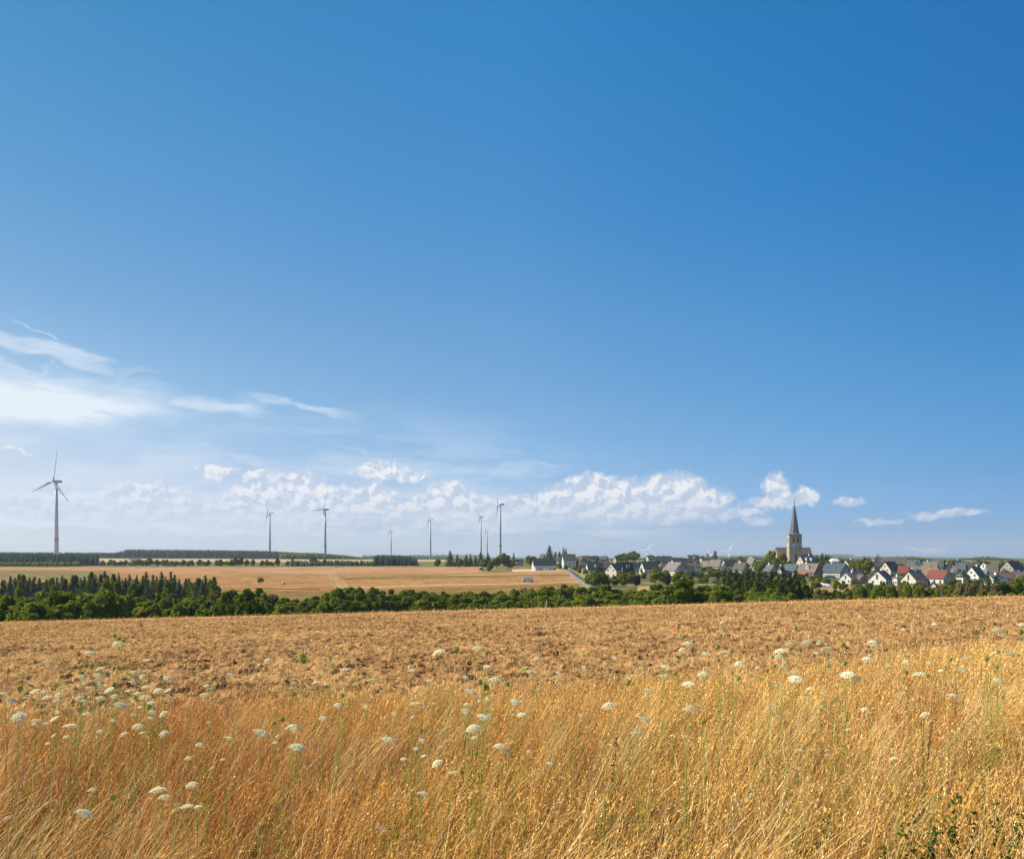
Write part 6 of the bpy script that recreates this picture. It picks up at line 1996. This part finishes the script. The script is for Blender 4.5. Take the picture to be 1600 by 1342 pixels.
# dark leafy weeds low at the right, a dry dock, a tall thistle-like stalk, a lone straw on the field
def weed(name, px, py, hh_, lw, nleaf, leafsize, mat, label, stemmat, cat='weed', branch=3, asp=.45):
    D = head_place(px, py, 0, hh_)
    x = (px - 800) / F * D
    z = float(near_z(np.array([x]), np.array([D]))[0]) - .02
    r = np.random.default_rng(int(px))
    root = empty(name, (x, D, z))
    sm = MB(); P_ = []
    for b_ in range(branch):
        a = r.uniform(0, 6.28); sp_ = lw * r.uniform(.3, 1)
        tipv = Vector((sp_ * math.cos(a) + .05, sp_ * math.sin(a) * .6, hh_ * r.uniform(.75, 1.0) if b_ else hh_))
        a1, b1 = Vector((0, 0, 0)), Vector((tipv.x * .3, tipv.y * .3, hh_ * .6))
        pv = a1
        for k_ in range(1, 6):
            q_ = bez(a1, b1, tipv, k_ / 5)
            sm.tube(pv, q_, .0038 - .0005 * k_, .0036 - .0005 * k_, 5, False)
            pv = q_
        for t_ in r.uniform(.25, 1, nleaf // branch):
            P_.append(np.array(tuple(bez(a1, b1, tipv, t_))) + r.normal(0, leafsize * .8, 3))
    sm.build('stem', stemmat, root)
    P_ = np.array(P_)
    Vv, Qq = leaf_cards(P_, r.normal(0, 1, P_.shape) + np.array([0, 0, .8]), leafsize, r, asp)
    tn_ = np.repeat(r.random(len(P_)), 4)
    link('foliage', np_mesh('foliage', Vv, Qq, col=np.stack([tn_] * 3, 1), mat=mat), root)
    tag(root, label, cat)


M_weed = foliage('weed_leaf', (0.035, 0.065, 0.015), (0.09, 0.13, 0.03), .25, 0)
M_dock = foliage('dock_seed', (0.10, 0.035, 0.02), (0.19, 0.07, 0.035), .1, 0)
weed('dock_plant', 952, 1130, .80, .03, 60, .012, M_dock, 'dark reddish brown dock stalk right of the field centre', M_bark, branch=1)
weed('dock_plant', 1240, 1160, .62, .22, 150, .008, M_dock, 'reddish brown dead weed tangle in the grass below the church', M_bark, branch=7)
weed('dock_plant', 1492, 1052, .80, .12, 90, .010, M_dock, 'brown branched dock stalks below the brightest gable', M_bark, branch=4)
for px, py, hh_, lb in ((1240, 1275, .42, 'dark leafy weed low at the bottom below the church, in the dry grass'), (1430, 1262, .55, 'dark leafy weed low at the bottom right, left one of the pair'),
                        (1490, 1240, .60, 'dark climbing leafy weed low at the bottom right'), (1555, 1230, .62, 'dark leafy sprig close to the right bottom corner'), (1530, 1300, .42, 'dark green weed in the very bottom right corner'),
                        (1390, 1305, .36, 'dark green low weed at the bottom edge right of centre'), (1095, 1322, .34, 'small dark green weed at the bottom edge near the middle'), (1010, 1325, .34, 'tiny dark leafy weed at the bottom edge left of the middle one'), (30, 1335, .32, 'small dark green weed in the bottom left corner')):
    weed('leafy_weed', px, py, hh_, .17, 190, .015, M_weed, lb, M_stemg, branch=6)
for px, py, lb in ((500, 1070, 'green branched stalk below the third turbine'), (753, 1078, 'green leafy umbel stalk below the close turbine pair'), (1322, 1040, 'tall green branched stalk right of the line below the church'), (1540, 1030, 'green branched stalk below the mauve gable house'),
                   (690, 1065, 'green branched stalk below the fifth turbine'), (720, 1100, 'leafy green stalk low between the fifth turbine and the close pair'), (640, 1120, 'pale green stalk right of the fourth turbine line'),
                   (1035, 1075, 'green stalk below the yellow-green village tree'), (980, 1100, 'slender green stalk left of the yellow-green tree line'), (1120, 1045, 'green stalk below the pink-roofed house'), (1210, 1060, 'green stalk left of the church line'),
                   (1300, 1075, 'leafy green stalk right of the church line'), (1548, 1060, 'green stalk near the right edge'), (455, 1110, 'green stalk between the second and third turbine lines'), (310, 1175, 'low green stalk right of the dense left cluster'), (520, 1100, 'green stalk right of the third turbine line'),
                   (170, 1080, 'green branched stalk in the middle of the dense left flower cluster'), (112, 1095, 'green stalk left in the dense left flower cluster'), (230, 1105, 'green stalk at the right side of the dense left flower cluster')):
    weed('green_stalk', px, py, .86, .07, 80, .010, M_leafg, lb, M_stemg, branch=4, asp=.3)
weed('dry_stalk', 1445, 1065, .92, .10, 24, .008, M_dock, 'dark bare branching dry stalk at the right, in front of the grass', M_bark, branch=5)
# lone tall straw on the field, leaning right
D = 10.5
x = (843 - 800) / F * D
z = float(near_z(np.array([x]), np.array([D]))[0])
ls = empty('tall_straw', (x, D, z))
tz = hgt(936, D) - z
MB().tube((0, 0, 0), (.03, 0, tz * .6), .0045, .004, 6).tube((.03, 0, tz * .6), (.07, 0, tz * .85), .004, .003, 6).build('stalk', M_grass if False else surf('straw_stalk', (.6, .47, .26), .8, .1, 8), ls)
MB().tube((.07, 0, tz * .85), (.085, 0, tz * .93), .004, .009, 6).tube((.085, 0, tz * .93), (.10, 0, tz), .009, .002, 6).build('ear', surf('straw_ear', (.62, .50, .30), .8, .15, 20), ls)
tag(ls, 'single tall pale straw rising above the field into the tree belt', 'straw')

# ------------------------------------------------------------------ haze
HAZE_D = 7.5e-5
hb = MB().box(-22000, 22000, -60, 15500, -70, 320)
m, g_ = mat_new('haze_air')
pv = g_.n('ShaderNodeVolumePrincipled')
pv.inputs['Color'].default_value = (0.86, 0.93, 1.0, 1)
pv.inputs['Density'].default_value = HAZE_D
pv.inputs['Anisotropy'].default_value = 0.2
o_ = g_.n('ShaderNodeOutputMaterial')
g_.nt.links.new(pv.outputs[0], o_.inputs['Volume'])
hz = hb.build('haze', m)
tag(hz, kind='stuff')
